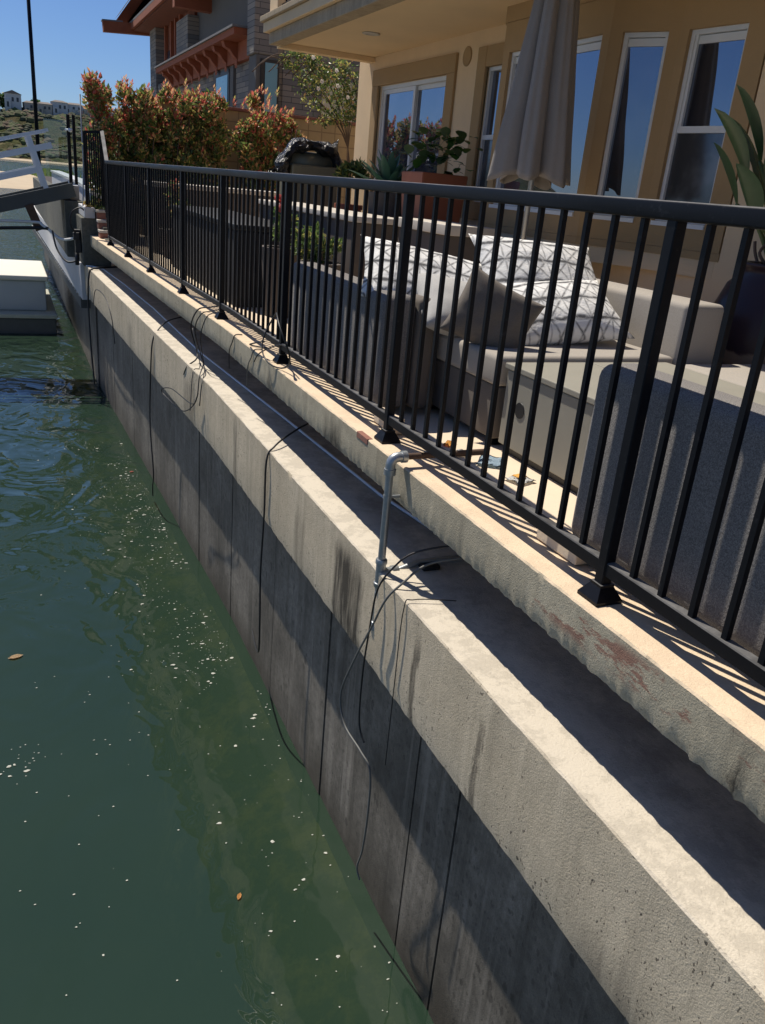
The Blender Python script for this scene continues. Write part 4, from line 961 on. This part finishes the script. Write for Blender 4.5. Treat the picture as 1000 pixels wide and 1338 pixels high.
# barbecue under a black cover
bb = thing('barbecue', 'covered barbecue with bunched shiny black cover beside the block wall', 'barbecue', (3.36, 10.1, PZ))
def bbc(name, bm, mat, **k): o = mesh_obj(name, bm, mat, bb, **k); o.location = (-3.36, -10.1, -PZ); return o
m_bbq = plain('olive_steel', (.20, .19, .13), .5, .3, .1)
bm = bmesh.new(); box(bm, 3.10, 3.68, 9.85, 10.4, -.30, .18, bev=.02); bbc('body', bm, m_bbq)
bm = bmesh.new(); tube(bm, [(3.12, 10.1, .20), (3.66, 10.1, .20)], .13, 20); bbc('lid', bm, m_bbq, smooth=True)
bm = bmesh.new(); tube(bm, [(3.20, 9.93, .17), (3.62, 9.93, .17)], .010, 8); bbc('handle', bm, m_galv)
bm = bmesh.new(); box(bm, 3.12, 3.66, 9.88, 10.38, PZ, -.303, bev=.01); bbc('cart', bm, m_brown_planter)
t_ = NT('shiny_black_vinyl'); t_.color((.012, .012, .013)); t_.b.inputs['Roughness'].default_value = .22; t_.bump(t_.noise(11, 4, .6, dist=1.5), 1, .05); m_cover = t_.m
bm = bmesh.new(); pts = spline([(3.00, 9.95, .08), (3.05, 9.95, .24), (3.16, 10.0, .36), (3.34, 10.02, .40), (3.54, 10.02, .38), (3.66, 10.0, .33), (3.72, 9.98, .18)], 9)
N = 18; rings = []
for i, p in enumerate(pts):
    r = .068 + .016 * sin(i * .37)
    d = (pts[min(i + 1, len(pts) - 1)] - pts[max(0, i - 1)]).normalized(); s = Vector((0, 1, 0)); u = d.cross(s)
    rings.append([bm.verts.new(p + (s * cos(2 * pi * k / N) * 1.5 + u * sin(2 * pi * k / N)) * r * (1 + .42 * mnoise.noise(Vector((i * .22, cos(2 * pi * k / N) * 2, sin(2 * pi * k / N) * 2))))) for k in range(N)])
for A, B in zip(rings, rings[1:]):
    for k in range(N): bm.faces.new((A[k], A[(k + 1) % N], B[(k + 1) % N], B[k]))
bm.faces.new(rings[0]); bm.faces.new(rings[-1])
v = [bm.verts.new(p) for p in ((3.58, 10.02, .40), (3.72, 10.02, .36), (3.72, 10.02, .50), (3.66, 9.94, .38))]
for q in ((0, 1, 2), (0, 2, 3), (1, 3, 2), (0, 3, 1)): bm.faces.new([v[k] for k in q])
bmesh.ops.recalc_face_normals(bm, faces=bm.faces[:]); bbc('cover', bm, m_cover, smooth=RAD(60))
bm = bmesh.new(); leafs(bm, (2.95, 9.9, .06), 60, (.12, .05, .05), .07, lambda r, a, b: 0, 0, 4, seed=5); tag(mesh_obj('plastic_wrap', bm, [m_cover]), 'loose shiny plastic scraps left of the covered barbecue', 'plastic')

# plant pots ------------------------------------------------------------
def potted(label, x, y, ztop, fol, pot=None, potname='pot', r0=.16, r1=.20, name='potted_plant'):
    t = thing(name, label, 'plant', (x, y, PZ)); H = ztop - PZ
    bm = bmesh.new()
    lathe(bm, [(r0, 0), (r1, H - .05), (r1 + .015, H - .05), (r1 + .015, H), (r1 - .03, H), (r1 - .035, H - .06)], 28); mesh_obj(potname, bm, pot or m_rustpot, t, smooth=RAD(40))
    bm = bmesh.new(); lathe(bm, [(r1 - .034, H - .07), (r1 - .034, H - .04)], 24); mesh_obj('soil', bm, m_soil, t)
    return t, H
# tall square rust planter with agave and broad leaves by the door
tp = thing('potted_plant', 'tall rust red square planter with broad green leaves by the sliding door', 'plant', (3.55, 7.05, PZ))
bm = bmesh.new(); 
v0 = [bm.verts.new((sx * .15, sy * .15, .0)) for sx, sy in ((-1, -1), (1, -1), (1, 1), (-1, 1))]; v1 = [bm.verts.new((sx * .225, sy * .225, 1.20)) for sx, sy in ((-1, -1), (1, -1), (1, 1), (-1, 1))]
for k in range(4): bm.faces.new((v0[k], v0[(k + 1) % 4], v1[(k + 1) % 4], v1[k]))
bm.faces.new(v0[::-1]); bm.faces.new(v1)
bmesh.ops.bevel(bm, geom=bm.edges[:], offset=.008, segments=2, affect='EDGES'); mesh_obj('pot', bm, m_rustpot, tp)
bm = bmesh.new()
rnd = random.Random(3)
def broad(bm, p, ax, L, W, mi=0, droop=.2, fold=.15, n=6):
    ax = ax.normalized(); s = ax.cross(Vector((0, 0, 1))); s = s.normalized() if s.length > .01 else Vector((1, 0, 0)); nn = s.cross(ax)
    prev = None
    for i in range(n + 1):
        t = i / n; c = p + ax * L * t - Vector((0, 0, 1)) * droop * L * t * t; w = W * (sin(pi * min(1, (t * .93 + .05))) ** .7) if W else 0
        if i == n: w = .002
        row = (bm.verts.new(c + s * w + nn * fold * w), bm.verts.new(c), bm.verts.new(c - s * w + nn * fold * w))
        if prev:
            for a in (0, 1): f = bm.faces.new((prev[a], prev[a + 1], row[a + 1], row[a])); f.material_index = mi; f.smooth = True
        prev = row
for k in range(85):
    a = rnd.random() * 6.28; e = rnd.uniform(-.2, 1.4); p = Vector((rnd.gauss(0, .14), rnd.gauss(0, .17), 1.22 + rnd.random() * .30)); d = Vector((cos(a) * cos(e), sin(a) * cos(e), sin(e)))
    broad(bm, p, d, rnd.uniform(.09, .15), rnd.uniform(.035, .055), rnd.choice((0, 0, 1)), .25, .1, 4)
mesh_obj('foliage', bm, [leafmat('jade_leaf', (.035, .10, .018), .2, .25), L_dark], tp)
ag = thing('agave', 'blue-green agave rosette in front of the sliding door glass', 'plant', (3.42, 7.75, PZ))
bm = bmesh.new(); lathe(bm, [(.14, 0), (.19, .95), (.21, .95), (.21, 1.0), (.17, 1.0)], 24); mesh_obj('pot', bm, m_brown_planter, ag, smooth=RAD(40))
bm = bmesh.new()
for k in range(32):
    a = k * 2.4; e = .15 + 1.2 * (k / 32); broad(bm, Vector((0, 0, 1.0)), Vector((cos(a) * cos(e), sin(a) * cos(e), sin(e))), rnd.uniform(.32, .48), .042, 0, .08, .5, 7)
mesh_obj('foliage', bm, [leafmat('agave_leaf', (.06, .15, .10), .1, .4)], ag)
# bird of paradise in the round dark glazed pot, right edge
bp_ = thing('potted_plant', 'bird of paradise in a round dark glazed pot at the right edge', 'plant', (3.62, 3.12, PZ))
bm = bmesh.new(); lathe(bm, [(.17, 0), (.20, .03), (.27, .20), (.315, .42), (.31, .60), (.26, .74), (.20, .80), (.21, .825), (.225, .835), (.225, .85), (.19, .85), (.17, .80)], 40)
mesh_obj('pot', bm, m_glaze, bp_, smooth=True)
bm = bmesh.new(); lathe(bm, [(.17, .795), (.17, .81)], 24); mesh_obj('soil', bm, m_soil, bp_)
bm = bmesh.new(); rnd = random.Random(11)
sp = [(-.42, .16, 1.42, .40), (-.28, .20, 1.50, .42), (-.22, .02, 1.34, .42), (-.30, -.05, 1.26, .36), (-.05, .0, 1.45, .5), (.05, .15, 1.6, .45), (-.12, -.18, 1.30, .42), (.2, -.1, 1.5, .45), (.15, -.3, 1.35, .4), (-.1, .28, 1.28, .36), (-.02, -.08, 1.22, .38), (-.36, .05, 1.22, .34), (-.18, .24, 1.38, .42), (-.30, .30, 1.30, .36), (.02, .05, 1.36, .46), (-.20, -.22, 1.18, .34), (.1, .2, 1.42, .42)]
for (dx, dy, z, L) in sp:
    b0 = Vector((dx * .12, dy * .12, .80)); tip = Vector((dx * .72, dy * .72, z - .18))
    mid = b0.lerp(tip, .5) + Vector((0, 0, .06)); tube(bm, spline([b0, mid, tip], 5), [.016 - .008 * q / 10 for q in range(11)], 6, mi=1)
    broad(bm, tip, Vector((dx * 1.1, dy * 1.1, .55 + rnd.random() * .4)), L, .078, 0, .12, .45, 9)
for k in range(10):
    a = rnd.random() * 6.28; b0 = Vector((.06 * cos(a), .06 * sin(a), .8)); tube(bm, [b0, b0 + Vector((.05 * cos(a), .05 * sin(a), rnd.uniform(.25, .45)))], [.013, .006], 6, mi=1)
mesh_obj('foliage', bm, [leafmat('strelitzia_leaf', (.05, .10, .04), .2, .3), leafmat('strelitzia_stalk', (.11, .15, .05), .1)], bp_)
bm = bmesh.new(); rnd = random.Random(4)
for k in range(5):
    a = rnd.random() * 6.28; c = Vector((-.16 + .02 * k, .04 - .03 * k, .85)); tube(bm, spline([c, c + Vector((-.03 * cos(a), .03, .05)), c + Vector((.02 * cos(a), .05 * sin(a), .10))], 4), .008, 5)
mesh_obj('dry_stalk', bm, m_rust, bp_)
def shrub_pot(label, x, y, zp, zc, sz, n, fn, leaf=.05, pot=None, mats=LM, r=.15):
    t, H = potted(label, x, y, zp, None, pot or m_brown_planter, r0=r * .75, r1=r)
    bm = bmesh.new(); tube(bm, [(0, 0, H - .06), (0, 0, zc - PZ)], [.02, .008], 6); mesh_obj('stem', bm, m_bark, t)
    bm = bmesh.new(); leafs(bm, (0, 0, zc - PZ), n, sz, leaf, fn, .2, 12, seed=int(x * 100)); mesh_obj('foliage', bm, mats, t); return t
gf = lambda r, a, b: (0 if r.random() < .6 else (1 if r.random() < .6 else 2))
shrub_pot('green leafy shrub in a pot beside the covered barbecue', 3.62, 9.3, -.20, .12, (.17, .17, .14), 520, gf, .07, m_rustpot)
shrub_pot('dark green shrub in a pot behind the far sofa back', 2.02, 5.65, -.52, -.38, (.22, .22, .14), 900, gf, .05)
gr = shrub_pot('pink-red geranium in a pot on a stand behind the railing', 1.98, 6.5, -.50, -.33, (.10, .10, .10), 260, gf, .06)
for k, (dx, dy, z) in enumerate(((-.03, 0, -.14), (.02, .02, -.18), (.05, -.02, -.27), (-.02, -.05, -.21))):
    bm = bmesh.new(); rnd = random.Random(k)
    for q in range(40):
        d = Vector((rnd.gauss(0, 1), rnd.gauss(0, 1), rnd.gauss(0, 1))).normalized(); s = d.orthogonal().normalized(); u = d.cross(s); p = Vector((dx, dy, z - PZ)) + d * .030
        bm.faces.new([bm.verts.new(w_) for w_ in (p - s * .016, p - u * .016, p + s * .016, p + u * .016)])
    tube(bm, [(dx, dy, z - PZ - .03), (dx * .5, dy * .5, -.45 - PZ)], .004, 5, mi=1); mesh_obj('flower', bm, [L_coral, L_green], gr)
shrub_pot('small yellowish plant in a pot behind the far railing', 1.86, 10.1, -.65, -.42, (.11, .11, .13), 260, lambda r, a, b: (2 if r.random() < .4 else (4 if r.random() < .4 else 1)), .06)
shrub_pot('small pale flowering plant at the far end behind the railing', 1.62, 12.7, -.5, -.28, (.10, .10, .12), 200, lambda r, a, b: (2 if r.random() < .5 else 4), .06)
shrub_pot('red and green potted plant before the counter behind the railing', 1.90, 8.0 + 2.9, -.7, -.35, (.12, .12, .20), 380, photinia_b, .06)
bm = bmesh.new(); leafs(bm, (1.19, 13.76, -.60), 150, (.07, .08, .05), .05, lambda r, a, b: 2 if r.random() < .5 else 4, .2, 5, seed=9); tag(mesh_obj('wall_weed', bm, LM), 'dry weeds growing on top of the grey wall block', 'plant')

# ---------------------------------------------------------------- the tan house
XH = 4.10
hs = thing('house', 'tan stucco house with bay window and deep balcony soffit', 'house', (XH, 5, PZ))
def hc(name, bm, mat, parent=None, **k):
    o = mesh_obj(name, bm, mat, parent or hs, **k)
    if parent is None: o.location = (-XH, -5, -PZ)
    return o
# wall with openings: door Y 8.05..9.78 ; small window Y 6.98..7.29 ; bay opening Y 4.05..6.93
Z0, Z1 = PZ - .1, 1.60; T = .25
bm = bmesh.new()
for (y0, y1, z0, z1) in [(9.78, 10.46, Z0, Z1), (8.05, 9.78, 1.10, Z1), (7.29, 8.05, Z0, Z1), (6.93, 7.29, Z0, -.04), (6.93, 7.29, 1.10, Z1), (-3, 4.05, Z0, Z1), (4.05, 6.93, Z0, -.24), (4.05, 6.93, 1.32, Z1)]:
    box(bm, XH, XH + T, y0, y1, z0, z1)
box(bm, XH + .001, 9.5, 10.2, 10.455, Z0, Z1)
hc('wall', bm, m_stucco)
bm = bmesh.new()      # raised brown trim bands
def ring(y0, y1, z0, z1, w, x=XH - .03, sides='tlrb'):
    if 't' in sides: box(bm, x, XH + .02, y0 - w, y1 + w, z1, z1 + w, bev=.008)
    if 'b' in sides: box(bm, x, XH + .02, y0 - w, y1 + w, z0 - w, z0, bev=.008)
    if 'l' in sides: box(bm, x + .0015, XH + .02, y1, y1 + w, z0, z1, bev=.008)
    if 'r' in sides: box(bm, x + .0015, XH + .02, y0 - w, y0, z0, z1, bev=.008)
ring(8.05, 9.78, PZ, 1.10, .17, sides='tlr')
box(bm, XH - .03, XH + .02, 7.29, 7.45, -.2, 1.27, bev=.008); box(bm, XH - .028, XH + .02, 6.95, 7.29, 1.10, 1.268, bev=.008); box(bm, XH - .028, XH + .02, 6.95, 7.29, -.2, -.04, bev=.008)
hc('window_trim', bm, m_trim)
# bay: facets seen in plan
F = [(XH + .0, 6.93), (3.76, 6.46), (3.76, 5.10), (4.0, 4.70), (XH - .005, 4.06)]
def facet(p, q, s0, s1, zb_, zt_, kind):
    p = Vector(p); q = Vector(q); L = (q - p).length; d = (q - p) / L
    nrm = Vector((-d.y, d.x));  nrm = nrm if nrm.x > 0 else -nrm        # inward
    def blk(bm, a, b, z0, z1, t0, t1):
        A = p + d * a; B = p + d * b; prism(bm, [tuple(A + nrm * t0), tuple(B + nrm * t0), tuple(B + nrm * t1), tuple(A + nrm * t1)], z0, z1)
    bm = bmesh.new()
    blk(bm, 0, s0, -.20, 1.30, 0, .12); blk(bm, s1, L, -.20, 1.30, 0, .12); blk(bm, s0, s1, -.20, zb_, 0, .12); blk(bm, s0, s1, zt_, 1.30, 0, .12)
    hc('bay_facet', bm, m_trim)
    fr = bmesh.new(); w = .028
    for a, b, z0, z1 in ((s0, s0 + w, zb_, zt_), (s1 - w, s1, zb_, zt_), (s0 + w, s1 - w, zb_, zb_ + w), (s0 + w, s1 - w, zt_ - w, zt_)): blk(fr, a, b, z0, z1, .03, .09)
    wf = hc('window', fr, m_vinyl)
    gl = bmesh.new(); blk(gl, s0 + w, s1 - w, (zb_ + w) if kind != 'hung' else .52, zt_ - w, .062, .068); mesh_obj('pane', gl, m_glass, wf)
    if kind == 'hung':
        mr = bmesh.new(); blk(mr, s0 + w, s1 - w, .50, .54, .035, .085); blk(mr, s0 + w, s0 + w + .02, .54, zt_ - w, .04, .06); mesh_obj('meeting_rail', mr, m_vinyl, wf)
        sc = bmesh.new(); blk(sc, s0 + w, s1 - w, zb_ + w, .499, .050, .056); mesh_obj('insect_screen', sc, m_screen, wf)
    si = bmesh.new(); blk(si, s0 - .0, s1 + .0, zb_ - .03, zb_ - .002, -.012, .05); mesh_obj('sill', si, m_vinyl, wf)
    vh = bmesh.new(); blk(vh, s0 + w, s1 - w, zt_ - w - .05, zt_ - w - .004, .052, .060); mesh_obj('blind_head', vh, m_vinyl, wf)
facet(F[0], F[1], .10, .48, -.04, 1.09, 'fixed')
facet(F[1], F[2], .09, 1.28, -.04, 1.09, 'fixed')
facet(F[2], F[3], .09, .395, -.04, 1.09, 'fixed')
facet(F[3], F[4], .07, .50, -.04, 1.09, 'hung')
bm = bmesh.new()      # bay body under and over the facets
body = [F[0], F[1], F[2], F[3], F[4], (XH + .2, 4.06), (XH + .2, 6.93)]
def inset(P, k): c = Vector((4.3, 5.4)); return [tuple(c + (Vector(p) - c) * k) for p in P]
prism(bm, inset(body, .985), -.36, -.203); hc('bay_base', bm, m_stucco)
bm = bmesh.new(); prism(bm, inset(body, 1.012), 1.302, 1.46); hc('bay_head', bm, m_trim)
bm = bmesh.new(); prism(bm, inset(body, 1.006), -.25, -.2015); hc('bay_apron', bm, m_trim)
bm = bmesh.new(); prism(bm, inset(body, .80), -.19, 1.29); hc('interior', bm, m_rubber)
# small single-hung window
bm = bmesh.new()
for b in ((6.95, 7.29, -.04, -.01), (6.95, 7.29, 1.07, 1.10), (7.262, 7.29, -.01, 1.07), (6.95, 6.975, -.01, 1.07), (6.975, 7.262, .50, .54)): box(bm, XH + .02, XH + .08, b[0], b[1], b[2], b[3])
wf = hc('window', bm, m_vinyl)
bm = bmesh.new(); box(bm, XH + .05, XH + .056, 6.975, 7.262, .54, 1.07); mesh_obj('pane', bm, m_glass, wf)
bm = bmesh.new(); box(bm, XH + .045, XH + .05, 6.975, 7.262, -.01, .50); mesh_obj('insect_screen', bm, m_screen, wf)
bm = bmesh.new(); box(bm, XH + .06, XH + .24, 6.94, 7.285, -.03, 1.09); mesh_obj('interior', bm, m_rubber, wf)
# sliding door
bm = bmesh.new()
for b in ((8.05, 9.78, 1.06, 1.10), (9.74, 9.78, PZ, 1.06), (8.05, 8.09, PZ, 1.06), (8.09, 9.74, PZ, PZ + .05)): box(bm, XH + .03, XH + .13, *b)
dr = hc('sliding_door', bm, m_vinyl)
for (y0, y1, dx) in ((8.09, 8.93, .075), (8.89, 9.74, .045)):
    bm = bmesh.new(); w = .045
    for b in ((y0, y1, 1.015, 1.058), (y0, y1, PZ + .052, PZ + .12), (y0, y0 + w, PZ + .12, 1.015), (y1 - w, y1, PZ + .12, 1.015)): box(bm, XH + dx, XH + dx + .026, *b)
    lf = mesh_obj('door_leaf', bm, m_vinyl, dr)
    bm = bmesh.new(); box(bm, XH + dx + .010, XH + dx + .016, y0 + w, y1 - w, PZ + .12, 1.015); mesh_obj('pane', bm, m_glass, dr)
bm = bmesh.new(); tube(bm, spline([(XH + .045, 9.72, -.02), (XH + .005, 9.72, 0), (XH + .005, 9.72, .14), (XH + .045, 9.72, .16)], 5), .010, 8); mesh_obj('handle', bm, m_vinyl, dr)
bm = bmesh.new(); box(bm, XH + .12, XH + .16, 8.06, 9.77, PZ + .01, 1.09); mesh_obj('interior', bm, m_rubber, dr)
# balcony slab, fascia, soffit
XB = 2.85
bm = bmesh.new(); box(bm, XB + .02, 9.5, -3, 10.12, 1.415, 1.44); hc('soffit', bm, m_stucco_soffit)
bm = bmesh.new(); box(bm, XB + .10, 9.5, 9.98, 10.115, 1.36, 1.4135); hc('drip_edge', bm, m_stucco_soffit)
bm = bmesh.new(); box(bm, XB, XB + .16, -3, 10.10, 1.385, 1.50, bev=.006); box(bm, XB + .161, 9.5, 10.12, 10.16, 1.385, 1.62); hc('fascia', bm, m_fascia)
bm = bmesh.new(); box(bm, XB - .05, 9.5, -3, 10.17, 1.502, 1.60, bev=.006); hc('fascia_band', bm, m_stucco)
bm = bmesh.new(); box(bm, XB - .085, 9.5, -3, 10.20, 1.602, 1.66, bev=.008); hc('balcony_coping', bm, m_fascia)
bm = bmesh.new(); box(bm, XB, XB + .14, 9.80, 10.10, 1.662, 2.75, bev=.008); hc('balcony_pillar', bm, m_stucco)
bal = bmesh.new(); tube(bal, [(XB + .06, -3, 1.74), (XB + .06, 9.8, 1.74)], .014, 6); tube(bal, [(XB + .06, -3, 2.6), (XB + .06, 9.8, 2.6)], .02, 6)
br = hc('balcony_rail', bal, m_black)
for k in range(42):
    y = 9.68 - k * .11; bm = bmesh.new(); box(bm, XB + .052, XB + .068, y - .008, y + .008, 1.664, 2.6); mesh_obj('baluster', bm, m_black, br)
bm = bmesh.new(); lathe(bm, [(.085, 0), (.085, .006), (.07, .012), (.06, .004)], 24); 
for v in bm.verts: v.co = Vector((XH - .001 - v.co.z, 7.70 + v.co.x, 1.222 + v.co.y))
hc('vent', bm, m_trim)
bm = bmesh.new(); lathe(bm, [(.09, 1.414), (.09, 1.406), (.06, 1.402), (.055, 1.41)], 24, c=(3.45, 8.55, 0)); hc('ceiling_light', bm, m_stone_top)
bm = bmesh.new(); box(bm, XH + .01, 9.5, -3, 10.4, 1.665, 5.5); hc('upper_wall', bm, m_stucco)

# ---------------------------------------------------------------- the stone neighbour house
nh = thing('house', 'stone and red cedar neighbour house with deep timber eaves behind the hedge', 'house', (4.7, 20, PZ))
def hn(name, bm, mat, parent=None, **k):
    o = mesh_obj(name, bm, mat, parent or nh, **k)
    if parent is None: o.location = (-4.7, -20, -PZ)
    return o
bm = bmesh.new(); box(bm, 4.72, 12, 17.05, 30.2, PZ, 2.42); hn('wall', bm, m_stoneX)
bm = bmesh.new(); box(bm, 5.1, 12, 17.02, 17.048, PZ, 2.9); hn('end_wall', bm, m_stoneY)
bm = bmesh.new(); box(bm, 4.50, 4.98, 16.96, 17.5, 2.15, 5.5, bev=.02); hn('corner_pillar', bm, m_stoneY)
bm = bmesh.new(); box(bm, 4.55, 5.01, 16.97, 17.5, 1.0, 2.148, bev=.02); hn('window_surround', bm, m_grey_stucco)
bm = bmesh.new(); box(bm, 4.66, 5.0, 29.3, 30.4, PZ, 4.6, bev=.02); hn('far_pillar', bm, m_stoneX)
bm = bmesh.new(); box(bm, 4.70, 5.1, 24.4, 26.0, 2.6, 3.75, bev=.02); hn('stone_pier', bm, m_stoneX)
bm = bmesh.new(); box(bm, 5.0, 12, 17.6, 24.6, 2.42, 5.5); hn('upper_wall', bm, m_grey_stucco)
bm = bmesh.new(); box(bm, 4.95, 12, 24.7, 29.2, 2.42, 4.5); hn('timber_wall', bm, m_cedar2)
for y in (26.3, 27.0, 27.7, 28.7):
    bm = bmesh.new(); box(bm, 4.85, 4.94, y, y + .16, 2.42, 4.4); hn('timber_post', bm, m_cedar)
bm = bmesh.new(); box(bm, 4.90, 4.947, 27.9, 28.65, 2.5, 3.3); hn('dark_window', bm, m_glass)
# eyebrow canopy with curved corbels
bm = bmesh.new(); prism(bm, [(4.22, 17.52), (4.22, 26.9), (4.9, 26.9), (4.9, 17.52)], 2.62, 2.66)
hn('canopy_roof', bm, m_roof)
bm = bmesh.new(); box(bm, 4.26, 4.9, 17.54, 26.8, 2.50, 2.617); box(bm, 4.60, 4.719, 17.54, 26.8, 2.15, 2.497); hn('canopy_beam', bm, m_cedar)
for k in range(9):
    y = 18.6 + k * .92; bm = bmesh.new()
    prof = [(4.30, 2.498), (4.34, 2.40), (4.44, 2.36), (4.50, 2.28), (4.58, 2.20), (4.598, 2.05), (4.598, 2.498)]
    a = [bm.verts.new((x, y, z)) for x, z in prof]; b = [bm.verts.new((x, y + .2, z)) for x, z in prof]
    bm.faces.new(a); bm.faces.new(b[::-1])
    for i in range(len(prof)): bm.faces.new((a[i], b[i], b[(i + 1) % len(prof)], a[(i + 1) % len(prof)]))
    bmesh.ops.recalc_face_normals(bm, faces=bm.faces[:]); hn('corbel', bm, m_cedar)
# main eaves
bm = bmesh.new(); prism(bm, [(4.15, 16.9), (4.15, 31.2), (12, 31.2), (12, 16.9)], 3.72 + .5, 3.78 + .5)
for v in bm.verts: v.co.z += (v.co.x - 4.15) * .28 - (.0)
hn('eave_roof', bm, m_roof)
bm = bmesh.new(); bar(bm, (4.19, 16.95, 4.12), (4.19, 31.1, 4.12), .09, .17); hn('fascia_board', bm, m_cedar)
bm = bmesh.new(); prism(bm, [(4.24, 16.95), (4.24, 31.1), (12, 31.1), (12, 16.95)], 4.0, 4.02); hn('eave_soffit', bm, m_cedar2)
bm = bmesh.new(); bar(bm, (4.1, 23.0, 3.80), (5.4, 23.0, 3.80), .26, .34); hn('outrigger', bm, m_cedar)
# gable end beyond: barge board leaning and purlin ends
bm = bmesh.new(); bar(bm, (3.95, 31.9, 4.30), (6.8, 31.9, 8.2), .20, .30); hn('barge_board', bm, m_cedar)
bm = bmesh.new(); a = Vector((3.85, 0, 4.42)); b = Vector((6.8, 0, 8.45))
vv = [bm.verts.new(p) for p in ((3.80, 30.6, 4.42), (3.80, 32.2, 4.42), (6.7, 32.2, 8.40), (6.7, 30.6, 8.40))]; bm.faces.new(vv); bmesh.ops.solidify(bm, geom=bm.faces[:], thickness=.10); hn('gable_roof', bm, m_roof)
bm = bmesh.new(); vv = [bm.verts.new(p) for p in ((4.05, 31.6, 4.2), (9.5, 31.6, 4.2), (6.9, 31.6, 8.1))]; bm.faces.new(vv); bmesh.ops.solidify(bm, geom=bm.faces[:], thickness=.10); hn('gable_panel', bm, m_cedar2)
bm = bmesh.new(); bar(bm, (3.30, 31.0, 4.02), (5.2, 31.0, 4.14), .30, .30); hn('purlin_end', bm, m_cedar)
bm = bmesh.new(); bar(bm, (3.27, 31.0, 4.185), (3.9, 31.0, 4.225), .34, .04); hn('purlin_cap', bm, m_roof)
# windows
for (y0, y1, z0, z1) in ((19.5, 20.8, .9, 2.08),):
    bm = bmesh.new()
    box(bm, 4.66, 4.72, y0 - .3, y1 + .3, z0, z1 + .3); f = hn('window', bm, m_grey_stucco)
    bm = bmesh.new(); box(bm, 4.645, 4.659, y0, y1, z0, z1 + .02); mesh_obj('frame', bm, m_rubber, f)
    bm = bmesh.new(); box(bm, 4.635, 4.644, y0 + .12, y1 - .1, z0, z1 - .08); mesh_obj('pane', bm, m_blueglass, f)
bm = bmesh.new(); box(bm, 4.64, 5.0, 16.93, 16.968, 1.0, 2.08); f = hn('window', bm, m_rubber)
bm = bmesh.new(); box(bm, 4.72, 4.96, 16.918, 16.929, 1.0, 2.02); mesh_obj('pane', bm, m_blueglass, f)
bm = bmesh.new(); box(bm, 5.9, 6.6, 16.98, 17.018, .8, 1.9); hn('dark_window', bm, m_glass)

# ---------------------------------------------------------------- floating things
m_foam = plain('pale_foam', (.46, .46, .40), .9, 0, .1, 20, 0)
bm = bmesh.new(); rnd = random.Random(21)
def flake(x, y, r):
    n = rnd.choice((5, 6, 7, 8)); a0 = rnd.random() * 6.28
    el = rnd.uniform(1.0, 1.9)
    top = [bm.verts.new((x + r * el * rnd.uniform(.45, 1.25) * cos(a0 + 2 * pi * k / n), y + r * rnd.uniform(.45, 1.25) * sin(a0 + 2 * pi * k / n), WZ + .004)) for k in range(n)]
    c = bm.verts.new((x, y, WZ + .004 + r * .25))
    for k in range(n): bm.faces.new((c, top[k], top[(k + 1) % n]))
for k in range(1500):
    y = rnd.uniform(1.0, 11); d = abs(rnd.gauss(0, .26)) + .03 + (.05 if y > 5 else 0)
    x = 1.483 + off(y) - d * (1 + .05 * y)
    big = rnd.random() ** 9
    if mnoise.noise(Vector((x * 2, y * 1.2, 3))) < -.22: continue
    if y < 4.5 and rnd.random() < .78: continue
    flake(x, y, .0016 + .003 * rnd.random() ** 2 + .011 * big)
for k in range(60): flake(rnd.uniform(-.2, 1.2), rnd.uniform(2.4, 5.5), .0025 + .003 * rnd.random())
for k in range(26): flake(-.14 + rnd.gauss(0, .06), 4.5 + rnd.gauss(0, .08), .003 + .010 * rnd.random() ** 3)
tag(mesh_obj('foam_flecks', bm, m_foam), 'pale foam flecks and debris drifting along the seawall', 'foam', kind='stuff')
def leaf_float(label, x, y, s, r, mat):
    bm = bmesh.new(); pts = [(-1, 0), (-.4, .42), (.3, .5), (1, .05), (.5, -.35), (-.3, -.45)]
    v = [bm.verts.new((p[0] * s, p[1] * s, .004 + .2 * s * (abs(p[1])))) for p in pts]; c = bm.verts.new((0, 0, .004))
    for k in range(6): bm.faces.new((c, v[k], v[(k + 1) % 6]))
    bmesh.ops.solidify(bm, geom=bm.faces[:], thickness=.0015)
    o = mesh_obj('floating_leaf', bm, mat); o.location = (x, y, WZ + .003); o.rotation_euler = (0, 0, r); tag(o, label, 'leaf', 'leaves floating on the water')
LEAFPOS = [(-.17, 5.74, .055, .2, 'tan dry leaf floating on open water at the left', plain('tan_leaf', (.50, .34, .18), .7)), (.848, 3.08, .024, 1.0, 'small orange leaf floating on the dark green water', plain('orange_leaf', (.62, .28, .07), .7)), (1.18, 9.69, .03, .3, 'tiny red leaf among the foam near the wall', plain('red_leaf', (.45, .08, .05), .7))]
for x, y, s, r, lab, mt in LEAFPOS: leaf_float(lab, x, y, s, r, mt)

m_fish = plain('olive_fish', (.16, .15, .09), .5, 0, .3, 20, 0)
for x, y, L, r, lab in [(.187, 7.03, .18, 2.4, 'largest grey-olive fish just under the surface left of the wall reflection'), (.116, 7.86, .15, .6, 'slender fish swimming nearest the dock'), (-.027, 7.32, .10, .9, 'small fish at the left among the ripples')]:
    f = thing('fish', lab, 'fish', (x, y, WZ - .03), r, 'fish swimming near the surface')
    bm = bmesh.new(); tube(bm, [(-L * .5 + L * .95 * q / 10, .012 * sin(q * .5), 0) for q in range(11)], [L * .11 * max(.08, sin(pi * min(1, (q + .6) / 11)) ** .8) * (1 if q > 2 else .75) for q in range(11)], 10); mesh_obj('body', bm, m_fish, f, smooth=True)
    bm = bmesh.new(); v = [bm.verts.new(p) for p in ((-L * .47, 0, 0), (-L * .64, L * .09, .004), (-L * .58, 0, 0), (-L * .64, -L * .09, .004))]; bm.faces.new(v); bmesh.ops.solidify(bm, geom=bm.faces[:], thickness=.003); mesh_obj('tail', bm, m_fish, f)
